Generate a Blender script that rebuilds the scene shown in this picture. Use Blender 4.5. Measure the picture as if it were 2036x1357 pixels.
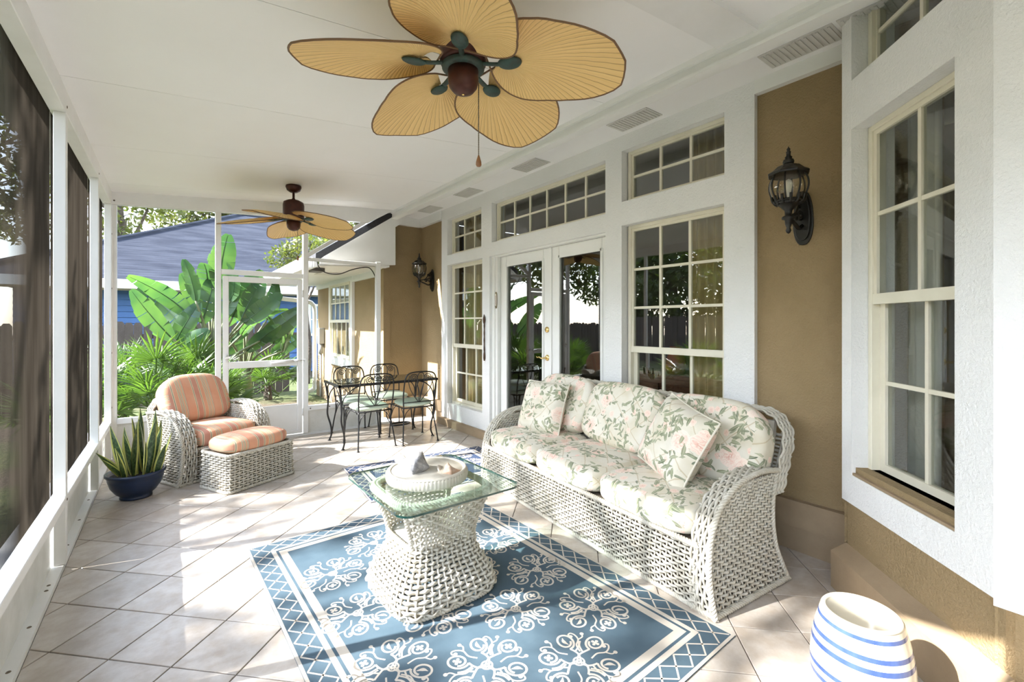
import bpy, math, random
import numpy as np
from mathutils import Vector, Matrix

# ------------------------------------------------------------------ camera, sky, sun, exposure
for o in list(bpy.data.objects):
    bpy.data.objects.remove(o, do_unlink=True)
scene = bpy.context.scene
C = scene.collection
R = math.radians
PI = math.pi

cam_d = bpy.data.cameras.new('camera')
cam = bpy.data.objects.new('camera', cam_d)
C.objects.link(cam)
cam_d.sensor_width = 36.0
cam_d.lens = 36.0 * 905.0 / 2036.0
cam_d.shift_y = -35.5 / 2036.0
cam_d.clip_start = 0.02
cam_d.clip_end = 400
cam.location = (0, 0, 1.40)
cam.rotation_euler = (R(90), 0, -R(36.84))
scene.camera = cam

SUN = Vector((-1.0, 0.30, 0.775)).normalized()
world = bpy.data.worlds.new('sky')
scene.world = world
world.use_nodes = True
wn = world.node_tree
wn.nodes.clear()
sky = wn.nodes.new('ShaderNodeTexSky')
sky.sky_type = 'NISHITA'
sky.sun_disc = False
sky.sun_elevation = math.asin(SUN.z)
sky.sun_rotation = math.atan2(SUN.x, SUN.y)
sky.air_density = 1.0
sky.dust_density = 0.6
sky.ozone_density = 1.0
hsv = wn.nodes.new('ShaderNodeHueSaturation')
hsv.inputs['Saturation'].default_value = 0.58
bg = wn.nodes.new('ShaderNodeBackground')
bg.inputs['Strength'].default_value = 0.60
wo = wn.nodes.new('ShaderNodeOutputWorld')
wn.links.new(sky.outputs[0], hsv.inputs['Color'])
wn.links.new(hsv.outputs[0], bg.inputs['Color'])
wn.links.new(bg.outputs[0], wo.inputs['Surface'])

sun_d = bpy.data.lights.new('sun', 'SUN')
sun_d.energy = 10.0
sun_d.color = (1.0, 0.98, 0.95)
sun_d.angle = R(0.6)
sun = bpy.data.objects.new('sun', sun_d)
C.objects.link(sun)
sun.rotation_euler = SUN.to_track_quat('Z', 'Y').to_euler()
sun.location = (-8, 2, 9)

scene.view_settings.view_transform = 'Standard'
scene.view_settings.look = 'None'
scene.view_settings.gamma = 1.0
scene.view_settings.use_curve_mapping = False
scene.view_settings.exposure = 1.66
scene.cycles.transparent_max_bounces = 16
scene.cycles.max_bounces = 8
scene.cycles.diffuse_bounces = 5
scene.cycles.adaptive_threshold = 0.03

# ------------------------------------------------------------------ mesh helpers
class MB:
    """collects geometry for one mesh object"""
    def __init__(s):
        s.v = []; s.f = []; s.uv = {}; s.mi = []; s.nv = 0
    def add(s, verts, faces, uvs=None, mi=0):
        b = s.nv
        verts = np.asarray(verts, float).reshape(-1, 3)
        s.v.append(verts); s.nv += len(verts)
        for k, f in enumerate(faces):
            s.f.append(tuple(int(i) + b for i in f))
            s.mi.append(mi)
            if uvs is not None:
                s.uv[len(s.f) - 1] = [uvs[i] for i in f]
        return s
    def box(s, x0, x1, y0, y1, z0, z1, mi=0):
        v = [(x0,y0,z0),(x1,y0,z0),(x1,y1,z0),(x0,y1,z0),(x0,y0,z1),(x1,y0,z1),(x1,y1,z1),(x0,y1,z1)]
        return s.add(v, [(0,3,2,1),(4,5,6,7),(0,1,5,4),(1,2,6,5),(2,3,7,6),(3,0,4,7)], mi=mi)
    def hexa(s, v, mi=0):
        return s.add(v, [(0,3,2,1),(4,5,6,7),(0,1,5,4),(1,2,6,5),(2,3,7,6),(3,0,4,7)], mi=mi)
    def prism(s, poly, axis, a, b, mi=0):
        """poly: 2D outline; extruded along axis ('x','y','z') from a to b"""
        n = len(poly)
        def p3(p, t):
            if axis == 'x': return (t, p[0], p[1])
            if axis == 'y': return (p[0], t, p[1])
            return (p[0], p[1], t)
        v = [p3(p, a) for p in poly] + [p3(p, b) for p in poly]
        f = [tuple(range(n))[::-1], tuple(range(n, 2*n))]
        for i in range(n):
            j = (i + 1) % n
            f.append((i, j, n + j, n + i))
        return s.add(v, f, mi=mi)
    def tube(s, pts, r, n=6, closed=False, cap=True, flat=1.0):
        P = np.asarray(pts, float)
        m = len(P)
        rr = np.full(m, r) if np.isscalar(r) else np.asarray(r, float)
        if closed:
            T = np.roll(P, -1, 0) - np.roll(P, 1, 0)
        else:
            T = np.gradient(P, axis=0)
        T /= np.maximum(np.linalg.norm(T, axis=1), 1e-9)[:, None]
        ref = np.array([0, 0, 1.0])
        if abs(T[0] @ ref) > 0.9: ref = np.array([1.0, 0, 0])
        N = np.zeros_like(P)
        nn = ref - T[0] * (ref @ T[0]); nn /= np.linalg.norm(nn)
        for i in range(m):
            nn = nn - T[i] * (nn @ T[i]); l = np.linalg.norm(nn)
            nn = nn / l if l > 1e-9 else N[i-1]
            N[i] = nn
        B = np.cross(T, N)
        a = np.arange(n) * 2 * PI / n
        V = P[:, None, :] + rr[:, None, None] * (np.cos(a)[None, :, None] * N[:, None, :] + flat * np.sin(a)[None, :, None] * B[:, None, :])
        f = []
        for i in range(m if closed else m - 1):
            j = (i + 1) % m
            for k in range(n):
                l = (k + 1) % n
                f.append((i*n + k, i*n + l, j*n + l, j*n + k))
        if not closed and cap:
            f.append(tuple(range(n))[::-1]); f.append(tuple((m-1)*n + k for k in range(n)))
        return s.add(V.reshape(-1, 3), f)
    def lathe(s, prof, n=24, cx=0, cy=0, cz=0, flute=None, mi=0):
        """prof: list of (r, z)"""
        m = len(prof)
        V = []
        for (r, z) in prof:
            for k in range(n):
                a = 2*PI*k/n
                q = r if flute is None else r * (1 + flute(a, z))
                V.append((cx + q*math.cos(a), cy + q*math.sin(a), cz + z))
        f = []
        for i in range(m - 1):
            for k in range(n):
                l = (k + 1) % n
                f.append((i*n + k, i*n + l, (i+1)*n + l, (i+1)*n + k))
        if prof[0][0] > 1e-6: f.append(tuple(range(n))[::-1])
        if prof[-1][0] > 1e-6: f.append(tuple((m-1)*n + k for k in range(n)))
        return s.add(V, f, mi=mi)
    def grid(s, A, cu=False, cv=False, uv=None, mi=0):
        A = np.asarray(A, float); nu, nv = A.shape[:2]
        f = []
        for i in range(nu if cu else nu - 1):
            for j in range(nv if cv else nv - 1):
                i2 = (i+1) % nu; j2 = (j+1) % nv
                f.append((i*nv + j, i2*nv + j, i2*nv + j2, i*nv + j2))
        u = None if uv is None else [tuple(x) for x in np.asarray(uv).reshape(-1, 2)]
        return s.add(A.reshape(-1, 3), f, u, mi)
    def xform(s, M):
        M = np.array(M)
        s.v = [v @ M[:3, :3].T + M[:3, 3] for v in s.v]
        return s
    def mesh(s, name, mats, smooth=False):
        me = bpy.data.meshes.new(name)
        V = np.concatenate(s.v) if s.v else np.zeros((0, 3))
        me.from_pydata(V.tolist(), [], s.f)
        if not isinstance(mats, (list, tuple)): mats = [mats]
        for m in mats: me.materials.append(m)
        if len(mats) > 1:
            me.polygons.foreach_set('material_index', s.mi)
        if s.uv:
            ul = me.uv_layers.new(name='UVMap')
            k = 0
            data = np.zeros(len(me.loops) * 2)
            for fi, f in enumerate(s.f):
                u = s.uv.get(fi)
                for q in range(len(f)):
                    if u is not None:
                        data[2*k] = u[q][0]; data[2*k+1] = u[q][1]
                    k += 1
            ul.data.foreach_set('uv', data)
        if smooth:
            me.polygons.foreach_set('use_smooth', [True] * len(me.polygons))
        me.update()
        return me
    def build(s, name, mats, parent=None, smooth=False, loc=None, rot=None, kind=None):
        return obj(name, s.mesh(name, mats, smooth), parent, loc, rot, kind)

def obj(name, me, parent=None, loc=None, rot=None, kind=None):
    o = bpy.data.objects.new(name, me)
    C.objects.link(o)
    if parent is not None: o.parent = parent
    if loc is not None: o.location = loc
    if rot is not None: o.rotation_euler = rot
    if kind: o['kind'] = kind
    return o

def tag(o, label, cat, group=None, kind=None):
    o['label'] = label
    o['category'] = cat
    if group: o['group'] = group
    if kind: o['kind'] = kind
    return o

def thing(name, label, cat, loc=(0,0,0), rotz=0.0, group=None, kind=None):
    o = bpy.data.objects.new(name, None)
    C.objects.link(o)
    o.empty_display_size = 0.1
    o.location = loc
    o.rotation_euler = (0, 0, rotz)
    return tag(o, label, cat, group, kind)

def bevel(o, w=0.004, seg=2):
    m = o.modifiers.new('bevel', 'BEVEL'); m.width = w; m.segments = seg; m.limit_method = 'ANGLE'; m.angle_limit = R(40)
    return o

def spline(pts, n=8, closed=False):
    """Catmull-Rom through pts"""
    P = [np.asarray(p, float) for p in pts]
    m = len(P); out = []
    rng = range(m) if closed else range(m - 1)
    for i in rng:
        if closed:
            p0, p1, p2, p3 = P[i-1], P[i], P[(i+1) % m], P[(i+2) % m]
        else:
            p0 = P[i-1] if i > 0 else 2*P[0] - P[1]
            p1, p2 = P[i], P[i+1]
            p3 = P[i+2] if i + 2 < m else 2*P[-1] - P[-2]
        for k in range(n):
            t = k / n
            out.append(0.5*((2*p1) + (-p0+p2)*t + (2*p0-5*p1+4*p2-p3)*t*t + (-p0+3*p1-3*p2+p3)*t**3))
    if not closed: out.append(P[-1])
    return np.array(out)

# ------------------------------------------------------------------ material helpers
class NT:
    def __init__(s, name):
        s.m = bpy.data.materials.new(name); s.m.use_nodes = True
        s.t = s.m.node_tree; s.t.nodes.clear()
        s.out = s.t.nodes.new('ShaderNodeOutputMaterial')
    def n(s, typ, **kw):
        nd = s.t.nodes.new(typ)
        for k, v in kw.items(): setattr(nd, k, v)
        return nd
    def set(s, sock, val):
        if val is None: return
        if isinstance(val, bpy.types.NodeSocket): s.t.links.new(val, sock)
        else:
            if isinstance(val, (tuple, list)) and len(val) == 3 and sock.type == 'RGBA': val = (*val, 1)
            sock.default_value = val
    def math(s, op, a, b=None, c=None, clamp=False):
        nd = s.n('ShaderNodeMath', operation=op, use_clamp=clamp)
        s.set(nd.inputs[0], a); s.set(nd.inputs[1], b)
        if c is not None: s.set(nd.inputs[2], c)
        return nd.outputs[0]
    def vmath(s, op, a, b=None, scale=None):
        nd = s.n('ShaderNodeVectorMath', operation=op)
        s.set(nd.inputs[0], a)
        if b is not None: s.set(nd.inputs[1], b)
        if scale is not None: s.set(nd.inputs['Scale'], scale)
        return nd.outputs['Value'] if op in ('LENGTH', 'DISTANCE', 'DOT_PRODUCT') else nd.outputs[0]
    def mix(s, f, a, b, blend='MIX'):
        nd = s.n('ShaderNodeMix', data_type='RGBA', blend_type=blend)
        s.set(nd.inputs[0], f); s.set(nd.inputs[6], a); s.set(nd.inputs[7], b)
        return nd.outputs[2]
    def noise(s, vec, scale, detail=3, rough=0.5, dim='3D'):
        nd = s.n('ShaderNodeTexNoise', noise_dimensions=dim)
        s.set(nd.inputs['Vector'], vec)
        nd.inputs['Scale'].default_value = scale; nd.inputs['Detail'].default_value = detail; nd.inputs['Roughness'].default_value = rough
        return nd
    def ramp(s, fac, stops, interp='LINEAR'):
        nd = s.n('ShaderNodeValToRGB'); cr = nd.color_ramp; cr.interpolation = interp
        while len(cr.elements) < len(stops): cr.elements.new(0.5)
        for e, (p, c) in zip(cr.elements, stops):
            e.position = p; e.color = (*c, 1) if len(c) == 3 else c
        s.set(nd.inputs[0], fac)
        return nd.outputs[0]
    def maprange(s, v, a, b, c=0.0, d=1.0):
        nd = s.n('ShaderNodeMapRange'); s.set(nd.inputs[0], v)
        for i, q in enumerate((a, b, c, d)): nd.inputs[i+1].default_value = q
        return nd.outputs[0]
    def coord(s, which='Object'):
        return s.n('ShaderNodeTexCoord').outputs[which]
    def bump(s, h, strength=0.3, dist=0.01):
        nd = s.n('ShaderNodeBump'); nd.inputs['Strength'].default_value = strength; nd.inputs['Distance'].default_value = dist
        s.set(nd.inputs['Height'], h); return nd.outputs[0]
    def bsdf(s, col, rough=0.5, metal=0.0, normal=None, spec=0.5, coat=0.0, sheen=0.0):
        nd = s.n('ShaderNodeBsdfPrincipled')
        s.set(nd.inputs['Base Color'], col); s.set(nd.inputs['Roughness'], rough); s.set(nd.inputs['Metallic'], metal)
        s.set(nd.inputs['Specular IOR Level'], spec); s.set(nd.inputs['Coat Weight'], coat); s.set(nd.inputs['Sheen Weight'], sheen)
        if normal is not None: s.set(nd.inputs['Normal'], normal)
        return nd
    def done(s, sh, vol=None):
        s.t.links.new(sh if isinstance(sh, bpy.types.NodeSocket) else sh.outputs[0], s.out.inputs['Surface'])
        if vol is not None: s.t.links.new(vol, s.out.inputs['Volume'])
        return s.m

def M(name, col, rough=0.5, metal=0.0, var=None, bump=None, spec=0.5, coat=0.0, sheen=0.0):
    """var = (scale, second colour); bump = (scale, strength, distance)"""
    t = NT(name)
    co = t.coord('Object')
    c = col
    if var:
        nz = t.noise(co, var[0], 4, 0.6)
        c = t.mix(t.maprange(nz.outputs[0], 0.35, 0.68), col, var[1])
    nm = None
    if bump:
        nb = t.noise(co, bump[0], 3, 0.6)
        nm = t.bump(nb.outputs[0], bump[1], bump[2])
    return t.done(t.bsdf(c, rough, metal, nm, spec, coat, sheen))

MAT = {}
MAT['white_stucco'] = M('white_stucco', (0.77, 0.77, 0.755), 0.85, var=(2.0, (0.80, 0.80, 0.79)), bump=(70, 0.55, 0.012))
MAT['brown_stucco'] = M('brown_stucco', (0.285, 0.205, 0.105), 0.9, var=(3.0, (0.325, 0.235, 0.125)), bump=(85, 0.75, 0.012))
MAT['tan_ledge'] = M('tan_ledge', (0.34, 0.25, 0.155), 0.85, var=(6.0, (0.29, 0.21, 0.13)), bump=(60, 0.3, 0.006))
MAT['white_alu'] = M('white_alu', (0.80, 0.80, 0.79), 0.42, var=(5.0, (0.76, 0.76, 0.745)))
MAT['white_paint'] = M('white_paint', (0.80, 0.80, 0.775), 0.5, var=(4.0, (0.77, 0.77, 0.74)))
MAT['ceiling_white'] = M('ceiling_white', (0.87, 0.87, 0.865), 0.6, var=(1.2, (0.845, 0.84, 0.83)))
MAT['ivory_frame'] = M('ivory_frame', (0.74, 0.70, 0.57), 0.45, var=(8.0, (0.70, 0.66, 0.53)))
MAT['vent_grey'] = M('vent_grey', (0.66, 0.65, 0.61), 0.7, bump=(300, 0.8, 0.004))
MAT['kick_panel'] = M('kick_panel', (0.72, 0.72, 0.69), 0.35, var=(7.0, (0.60, 0.60, 0.56)))
MAT['grout'] = M('grout', (0.10, 0.085, 0.072), 0.95, var=(9.0, (0.145, 0.125, 0.105)))
MAT['screw'] = M('screw', (0.16, 0.13, 0.10), 0.5, 0.6)
MAT['dark_void'] = M('dark_void', (0.02, 0.02, 0.02), 0.8)
MAT['brass'] = M('brass', (0.75, 0.55, 0.22), 0.22, 1.0)
MAT['black_iron'] = M('black_iron', (0.008, 0.008, 0.0085), 0.4, 0.0, bump=(60, 0.2, 0.004))
MAT['lantern_black'] = M('lantern_black', (0.005, 0.005, 0.0055), 0.38, 0.0, var=(30, (0.014, 0.011, 0.008)))
MAT['chrome'] = M('chrome', (0.7, 0.7, 0.7), 0.25, 1.0)

def tile_material():
    t = NT('floor_tile')
    co = t.coord('Object')
    oi = t.n('ShaderNodeObjectInfo')
    off = t.vmath('SCALE', oi.outputs['Location'], scale=3.1)
    v = t.vmath('ADD', co, off)
    n1 = t.noise(v, 5.5, 6, 0.65)
    n2 = t.noise(v, 16, 4, 0.6)
    c = t.mix(t.maprange(n1.outputs[0], 0.38, 0.64), (0.53, 0.485, 0.435), (0.40, 0.34, 0.28))
    c = t.mix(t.maprange(n2.outputs[0], 0.48, 0.72, 0, 0.55), c, (0.40, 0.325, 0.25))
    g = t.maprange(oi.outputs['Random'], 0, 1, 0.90, 1.08)
    c = t.mix(1.0, c, g, 'MULTIPLY')
    nb = t.bump(t.noise(v, 40, 4, 0.6).outputs[0], 0.12, 0.004)
    r = t.maprange(n2.outputs[0], 0.3, 0.7, 0.28, 0.42)
    return t.done(t.bsdf(c, r, 0, nb))
MAT['tile'] = tile_material()

def screen_material():
    """woven fibreglass insect screen: open seen square on, closing up as the round threads overlap at a glancing angle"""
    t = NT('insect_screen')
    tr = t.n('ShaderNodeBsdfTransparent')
    nz = t.noise(t.vmath('MULTIPLY', t.coord('Object'), (9.0, 9.0, 1.2)), 1.0, 4, 0.6)
    col = t.mix(t.maprange(nz.outputs[0], 0.35, 0.7), (0.020, 0.0165, 0.0125), (0.038, 0.032, 0.025))
    df = t.n('ShaderNodeBsdfDiffuse'); t.set(df.inputs['Color'], col)
    tl = t.n('ShaderNodeBsdfTranslucent'); t.set(tl.inputs['Color'], col)
    th = t.n('ShaderNodeMixShader'); th.inputs[0].default_value = 0.35
    t.t.links.new(df.outputs[0], th.inputs[1]); t.t.links.new(tl.outputs[0], th.inputs[2])
    lw = t.n('ShaderNodeLayerWeight'); lw.inputs['Blend'].default_value = 0.5
    cosi = t.math('MAXIMUM', t.math('SUBTRACT', 1.0, lw.outputs['Facing']), 0.01)
    tani = t.math('DIVIDE', t.math('SQRT', t.math('SUBTRACT', 1.0, t.math('MULTIPLY', cosi, cosi))), cosi)
    opening = t.math('MULTIPLY', t.math('MULTIPLY_ADD', tani, -0.175, 1.0, clamp=True), 0.86)     # thread / pitch = 0.175
    mx = t.n('ShaderNodeMixShader'); t.set(mx.inputs[0], opening)
    t.t.links.new(th.outputs[0], mx.inputs[1]); t.t.links.new(tr.outputs[0], mx.inputs[2])
    return t.done(mx.outputs[0])
MAT['screen'] = screen_material()

def glass_material(name, tint, f0, rough=0.0):
    t = NT(name)
    tr = t.n('ShaderNodeBsdfTransparent'); tr.inputs['Color'].default_value = (*tint, 1)
    gl = t.n('ShaderNodeBsdfGlossy'); gl.inputs['Roughness'].default_value = rough; gl.inputs['Color'].default_value = (1, 1, 1, 1)
    lw = t.n('ShaderNodeLayerWeight'); lw.inputs['Blend'].default_value = 0.5
    fr = t.math('MULTIPLY_ADD', t.math('POWER', lw.outputs['Facing'], 5.0), 1.0 - f0, f0)      # Fresnel reflection (Schlick)
    mx = t.n('ShaderNodeMixShader')
    t.set(mx.inputs[0], fr); t.t.links.new(tr.outputs[0], mx.inputs[1]); t.t.links.new(gl.outputs[0], mx.inputs[2])
    return t.done(mx.outputs[0])
MAT['window_glass'] = glass_material('window_glass', (0.86, 0.88, 0.86), 0.085)
MAT['table_glass'] = glass_material('table_glass', (0.86, 0.94, 0.90), 0.04)
MAT['lamp_glass'] = glass_material('lamp_glass', (0.90, 0.88, 0.82), 0.06, 0.03)
MAT['glass_edge'] = M('glass_edge', (0.012, 0.06, 0.05), 0.08, 0, spec=0.8)
# ------------------------------------------------------------------ floor
XL, XT, XW = -0.485, 3.05, 3.09          # left edge of the tiles, white trim face, brown wall face
YE = 6.10                                # far screen wall
floor = MB().box(-0.66, 3.3, -2.7, 6.46, -0.16, -0.005).build('floor', MAT['grout'])
tag(floor, 'beige ceramic tile floor laid diagonally across the screened porch', 'floor', kind='structure')

def clip(poly, axis, val, keep_less):
    out = []
    for i in range(len(poly)):
        a, b = poly[i], poly[(i+1) % len(poly)]
        ina = (a[axis] <= val) if keep_less else (a[axis] >= val)
        inb = (b[axis] <= val) if keep_less else (b[axis] >= val)
        if ina: out.append(a)
        if ina != inb:
            t = (val - a[axis]) / (b[axis] - a[axis])
            out.append((a[0] + t*(b[0]-a[0]), a[1] + t*(b[1]-a[1])))
    return out

CT, ST = math.cos(R(36.84)), math.sin(R(36.84))
def project(x, y, z):
    d = x*ST + y*CT
    if d < 0.05: return None
    return 1018 + 905*(x*CT - y*ST)/d, 643 - 905*(z - 1.4)/d

Q = 0.2075
def tile_mb(poly, cx, cy):
    b = MB()
    P = [(p[0]-cx, p[1]-cy) for p in poly]
    n = len(P)
    gx = sum(p[0] for p in P)/n; gy = sum(p[1] for p in P)/n
    def ins(p, d):
        l = math.hypot(p[0]-gx, p[1]-gy) or 1
        return (p[0] - (p[0]-gx)/l*d, p[1] - (p[1]-gy)/l*d)
    v = [(p[0], p[1], -0.008) for p in P] + [(p[0], p[1], -0.0018) for p in P] + [(*ins(p, 0.0025), 0.0) for p in P]
    f = [tuple(range(2*n, 3*n))]
    for k in range(2):
        for i in range(n):
            j = (i+1) % n
            f.append((k*n+i, k*n+j, (k+1)*n+j, (k+1)*n+i))
    return b.add(v, f)
H = Q - 0.0038
full = tile_mb([(-H,0),(0,-H),(H,0),(0,H)], 0, 0).mesh('tile', MAT['tile'])
rest = MB()
for i in range(-26, 34):
    for j in range(-26, 34):
        cx, cy = 0.0 + (i - j)*Q, 2.523 + (i + j)*Q
        if not (-0.8 < cx < 3.4 and -3.3 < cy < 6.6): continue
        poly = [(cx-H,cy),(cx,cy-H),(cx+H,cy),(cx,cy+H)]
        p2 = poly
        for ax, val, less in ((0, XL, False), (0, 3.08, True), (1, -2.6, False), (1, 6.44, True)):
            p2 = clip(p2, ax, val, less)
            if len(p2) < 3: break
        if len(p2) < 3: continue
        pr = project(cx, cy, 0)
        vis = pr is not None and -90 < pr[0] < 2130 and 640 < pr[1] < 1480
        area = abs(sum(p2[k][0]*p2[(k+1)%len(p2)][1] - p2[(k+1)%len(p2)][0]*p2[k][1] for k in range(len(p2))))/2
        if area < 0.0004: continue
        if vis:
            if p2 == poly: obj('tile', full, floor, (cx, cy, 0))
            else: tile_mb(p2, cx, cy).build('tile', MAT['tile'], floor, loc=(cx, cy, 0))
        else:
            b = tile_mb(p2, 0, 0); rest.add(b.v[0], b.f)
rest.build('tile_field', MAT['tile'], floor, kind='stuff')

# ------------------------------------------------------------------ ceiling (slopes up towards the house)
def zc(x): return 2.77 + 0.0875*x
def sbox(b, x0, x1, y0, y1, d0, d1):
    return b.hexa([(x0,y0,zc(x0)+d0),(x1,y0,zc(x1)+d0),(x1,y1,zc(x1)+d0),(x0,y1,zc(x0)+d0),
                   (x0,y0,zc(x0)+d1),(x1,y0,zc(x1)+d1),(x1,y1,zc(x1)+d1),(x0,y1,zc(x0)+d1)])
ceil = sbox(MB(), -0.85, 2.60, -2.6, 6.2, 0.02, 0.10).build('ceiling', MAT['white_alu'])
tag(ceil, 'sloping off-white panelled porch ceiling with thin seams', 'ceiling', kind='structure')
for y0, y1 in ((-2.5,-1.205),(-1.20,-0.015),(-0.01,1.17),(1.38,2.228),(2.232,3.398),(3.402,4.568),(4.572,5.738),(5.742,6.10)):
    sbox(MB(), -0.50, 2.53, y0, y1, 0.0, 0.02).build('ceiling_panel', MAT['ceiling_white'], ceil)
sbox(MB(), -0.50, 2.53, 1.17, 1.38, -0.018, 0.02).build('ceiling_beam', MAT['white_alu'], ceil)
sbox(MB(), -0.50, 2.53, 1.150, 1.172, -0.030, 0.0).build('beam_edge', MAT['white_alu'], ceil)

# ------------------------------------------------------------------ left screen wall
wl = MB().box(-0.575, -0.487, -2.6, 6.1, -0.004, 0.026).build('wall_left', MAT['white_alu'])
tag(wl, 'white aluminium screen wall along the left side of the porch', 'screen wall', kind='structure')
posts = [-2.55, -1.6, -0.32, 0.99, 2.285, 3.596, 5.05, 6.05]
for y in posts:
    p = MB().box(-0.532, -0.478, y, y+0.05, 0.026, 2.60).build('post', MAT['white_alu'], wl); bevel(p, 0.003, 1)
bevel(MB().box(-0.60, -0.4775, -2.6, 6.10, 0.362, 0.412).build('sill_rail', MAT['white_alu'], wl), 0.003, 1)
bevel(MB().box(-0.60, -0.4775, -2.6, 6.10, 2.60, 2.735).build('header_beam', MAT['white_alu'], wl), 0.003, 1)
for a, b in zip(posts[:-1], posts[1:]):
    MB().box(-0.545, -0.538, a+0.05, b, 0.026, 0.362).build('kick_panel', MAT['kick_panel'], wl)
    MB().add([(-0.5465,a+0.03,0.405),(-0.5465,b+0.02,0.405),(-0.5465,b+0.02,2.61),(-0.5465,a+0.03,2.61)], [(0,1,2,3)]).build('screen', MAT['screen'], wl)
scr = MB().lathe([(0.0, 0.0035), (0.006, 0.003), (0.009, 0.0)][::-1], 8).mesh('screw', MAT['screw'])
for y in (2.62, 2.95, 3.30, 3.36, 3.9, 4.35, 4.8):
    obj('screw', scr, wl, (-0.512, y, 0.026))
for y, z in ((3.62, 2.64), (5.07, 2.64), (3.62, 0.39), (6.08, 2.3), (6.08, 1.75), (6.08, 1.1), (6.08, 0.55)):
    obj('screw', scr, wl, (-0.4775, y, z), (0, R(90), 0))

wbk = MB().box(-0.60, 2.45, -2.75, -2.60, -0.004, 3.0).build('added_back_wall', MAT['white_stucco'])  # added out of view to cut light on the bay front; white for bounce
tag(wbk, 'added unseen white stucco wall behind the camera, cutting light from the open end', 'wall', kind='structure')

# ------------------------------------------------------------------ far screen wall
wf = MB().box(-0.60, 2.31, 6.10, 6.16, -0.004, 0.026).build('wall_far', MAT['white_alu'])
tag(wf, 'white aluminium screen wall at the far end of the porch', 'screen wall', kind='structure')
zt = lambda x: 2.603 + 0.062*(x + 0.45)
hb = MB().hexa([(-0.49,6.09,zt(-.49)),(2.15,6.09,zt(2.15)),(2.15,6.16,zt(2.15)),(-0.49,6.16,zt(-.49)),
                (-0.49,6.09,zc(-.49)),(2.15,6.09,zc(2.15)),(2.15,6.16,zc(2.15)),(-0.49,6.16,zc(-.49))]).build('header_beam', MAT['white_alu'], wf)
for x0, x1, z1 in ((-0.478,-0.440,2.60),(0.400,0.456,2.66),(1.319,1.378,2.72),(2.248,2.311,2.24)):
    bevel(MB().box(x0, x1, 6.095, 6.155, 0.026, z1).build('post', MAT['white_alu'], wf), 0.003, 1)
bevel(MB().box(0.456, 1.319, 6.10, 6.15, 1.958, 2.015).build('door_head', MAT['white_alu'], wf), 0.003, 1)
bevel(MB().box(-0.44, 0.40, 6.09, 6.16, 0.372, 0.425).build('sill_rail', MAT['white_alu'], wf), 0.003, 1)
MB().box(-0.44, 0.40, 6.125, 6.14, 0.026, 0.372).build('kick_panel', MAT['kick_panel'], wf)
bevel(MB().box(1.378, 2.248, 6.085, 6.165, 0.305, 0.36).build('sill_rail', MAT['white_alu'], wf), 0.003, 1)
MB().box(1.378, 2.248, 6.12, 6.14, 0.026, 0.305).build('kick_panel', MAT['kick_panel'], wf)
bevel(MB().box(1.378, 2.248, 6.10, 6.15, 2.185, 2.225).build('top_rail', MAT['white_alu'], wf), 0.003, 1)
MB().prism([(2.15,2.765),(2.15,2.957),(2.60,3.02),(2.60,2.99),(2.47,2.965)], 'y', 6.10, 6.245).build('closing_panel', MAT['white_alu'], wf)
sl = MB().prism([(1.378,2.225),(1.378,2.285),(2.055,2.765),(2.12,2.755)], 'y', 6.10, 6.15).build('sloping_rail', MAT['white_alu'], wf)
for x0, x1, z0, z1 in ((-0.45,0.41,0.42,2.655),(0.45,1.325,2.01,2.71),(1.37,2.255,0.355,2.19)):
    MB().add([(x0,6.127,z0),(x1,6.127,z0),(x1,6.127,z1),(x0,6.127,z1)], [(0,1,2,3)]).build('screen', MAT['screen'], wf)
for x, z in ((-0.459, 2.64), (1.40, 0.33), (1.63, 0.33)):
    obj('screw', scr, wf, (x, 6.085, z), (R(90), 0, 0))

# ------------------------------------------------------------------ screen door
d1 = thing('door_1', 'white screen door with a solid kick plate and a push-bar closer', 'door', (0,0,0), kind='structure')
dm = MAT['white_alu']
for x0, x1 in ((0.470,0.528),(1.255,1.310)):
    bevel(MB().box(x0, x1, 6.098, 6.135, 0.035, 1.94).build('stile', dm, d1), 0.003, 1)
bevel(MB().box(0.528, 1.255, 6.098, 6.135, 1.875, 1.94).build('top_rail', dm, d1), 0.003, 1)
bevel(MB().box(0.528, 1.255, 6.098, 6.135, 0.876, 0.952).build('middle_rail', dm, d1), 0.003, 1)
bevel(MB().box(0.528, 1.255, 6.098, 6.135, 0.035, 0.08).build('bottom_rail', dm, d1), 0.003, 1)
bevel(MB().box(0.528, 1.255, 6.108, 6.120, 0.08, 0.405).build('kick_plate', dm, d1), 0.003, 1)
for z0, z1 in ((0.40,0.88),(0.948,1.88)):
    MB().add([(0.52,6.118,z0),(1.262,6.118,z0),(1.262,6.118,z1),(0.52,6.118,z1)], [(0,1,2,3)]).build('screen', MAT['screen'], d1)
cl = MB().tube([(0.96,6.080,0.925),(1.20,6.080,0.935)], 0.016, 10).build('door_closer', dm, d1, True)
MB().tube([(1.20,6.080,0.935),(1.345,6.080,0.940)], 0.006, 8).build('closer_rod', MAT['chrome'], cl, True)
MB().box(0.955, 0.985, 6.075, 6.10, 0.90, 0.95).build('closer_bracket', dm, cl)
MB().box(1.335, 1.36, 6.07, 6.096, 0.92, 0.96).build('closer_bracket', dm, cl)
lt = MB().box(0.485, 0.505, 6.082, 6.098, 0.955, 1.045).build('latch', dm, d1)
MB().box(0.490, 0.545, 6.066, 6.082, 0.995, 1.02).build('latch_lever', MAT['chrome'], lt)
for z in (0.25, 1.72):
    MB().tube([(1.312,6.092,z),(1.312,6.092,z+0.09)], 0.008, 8).build('hinge', MAT['white_alu'], d1, True)

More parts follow.
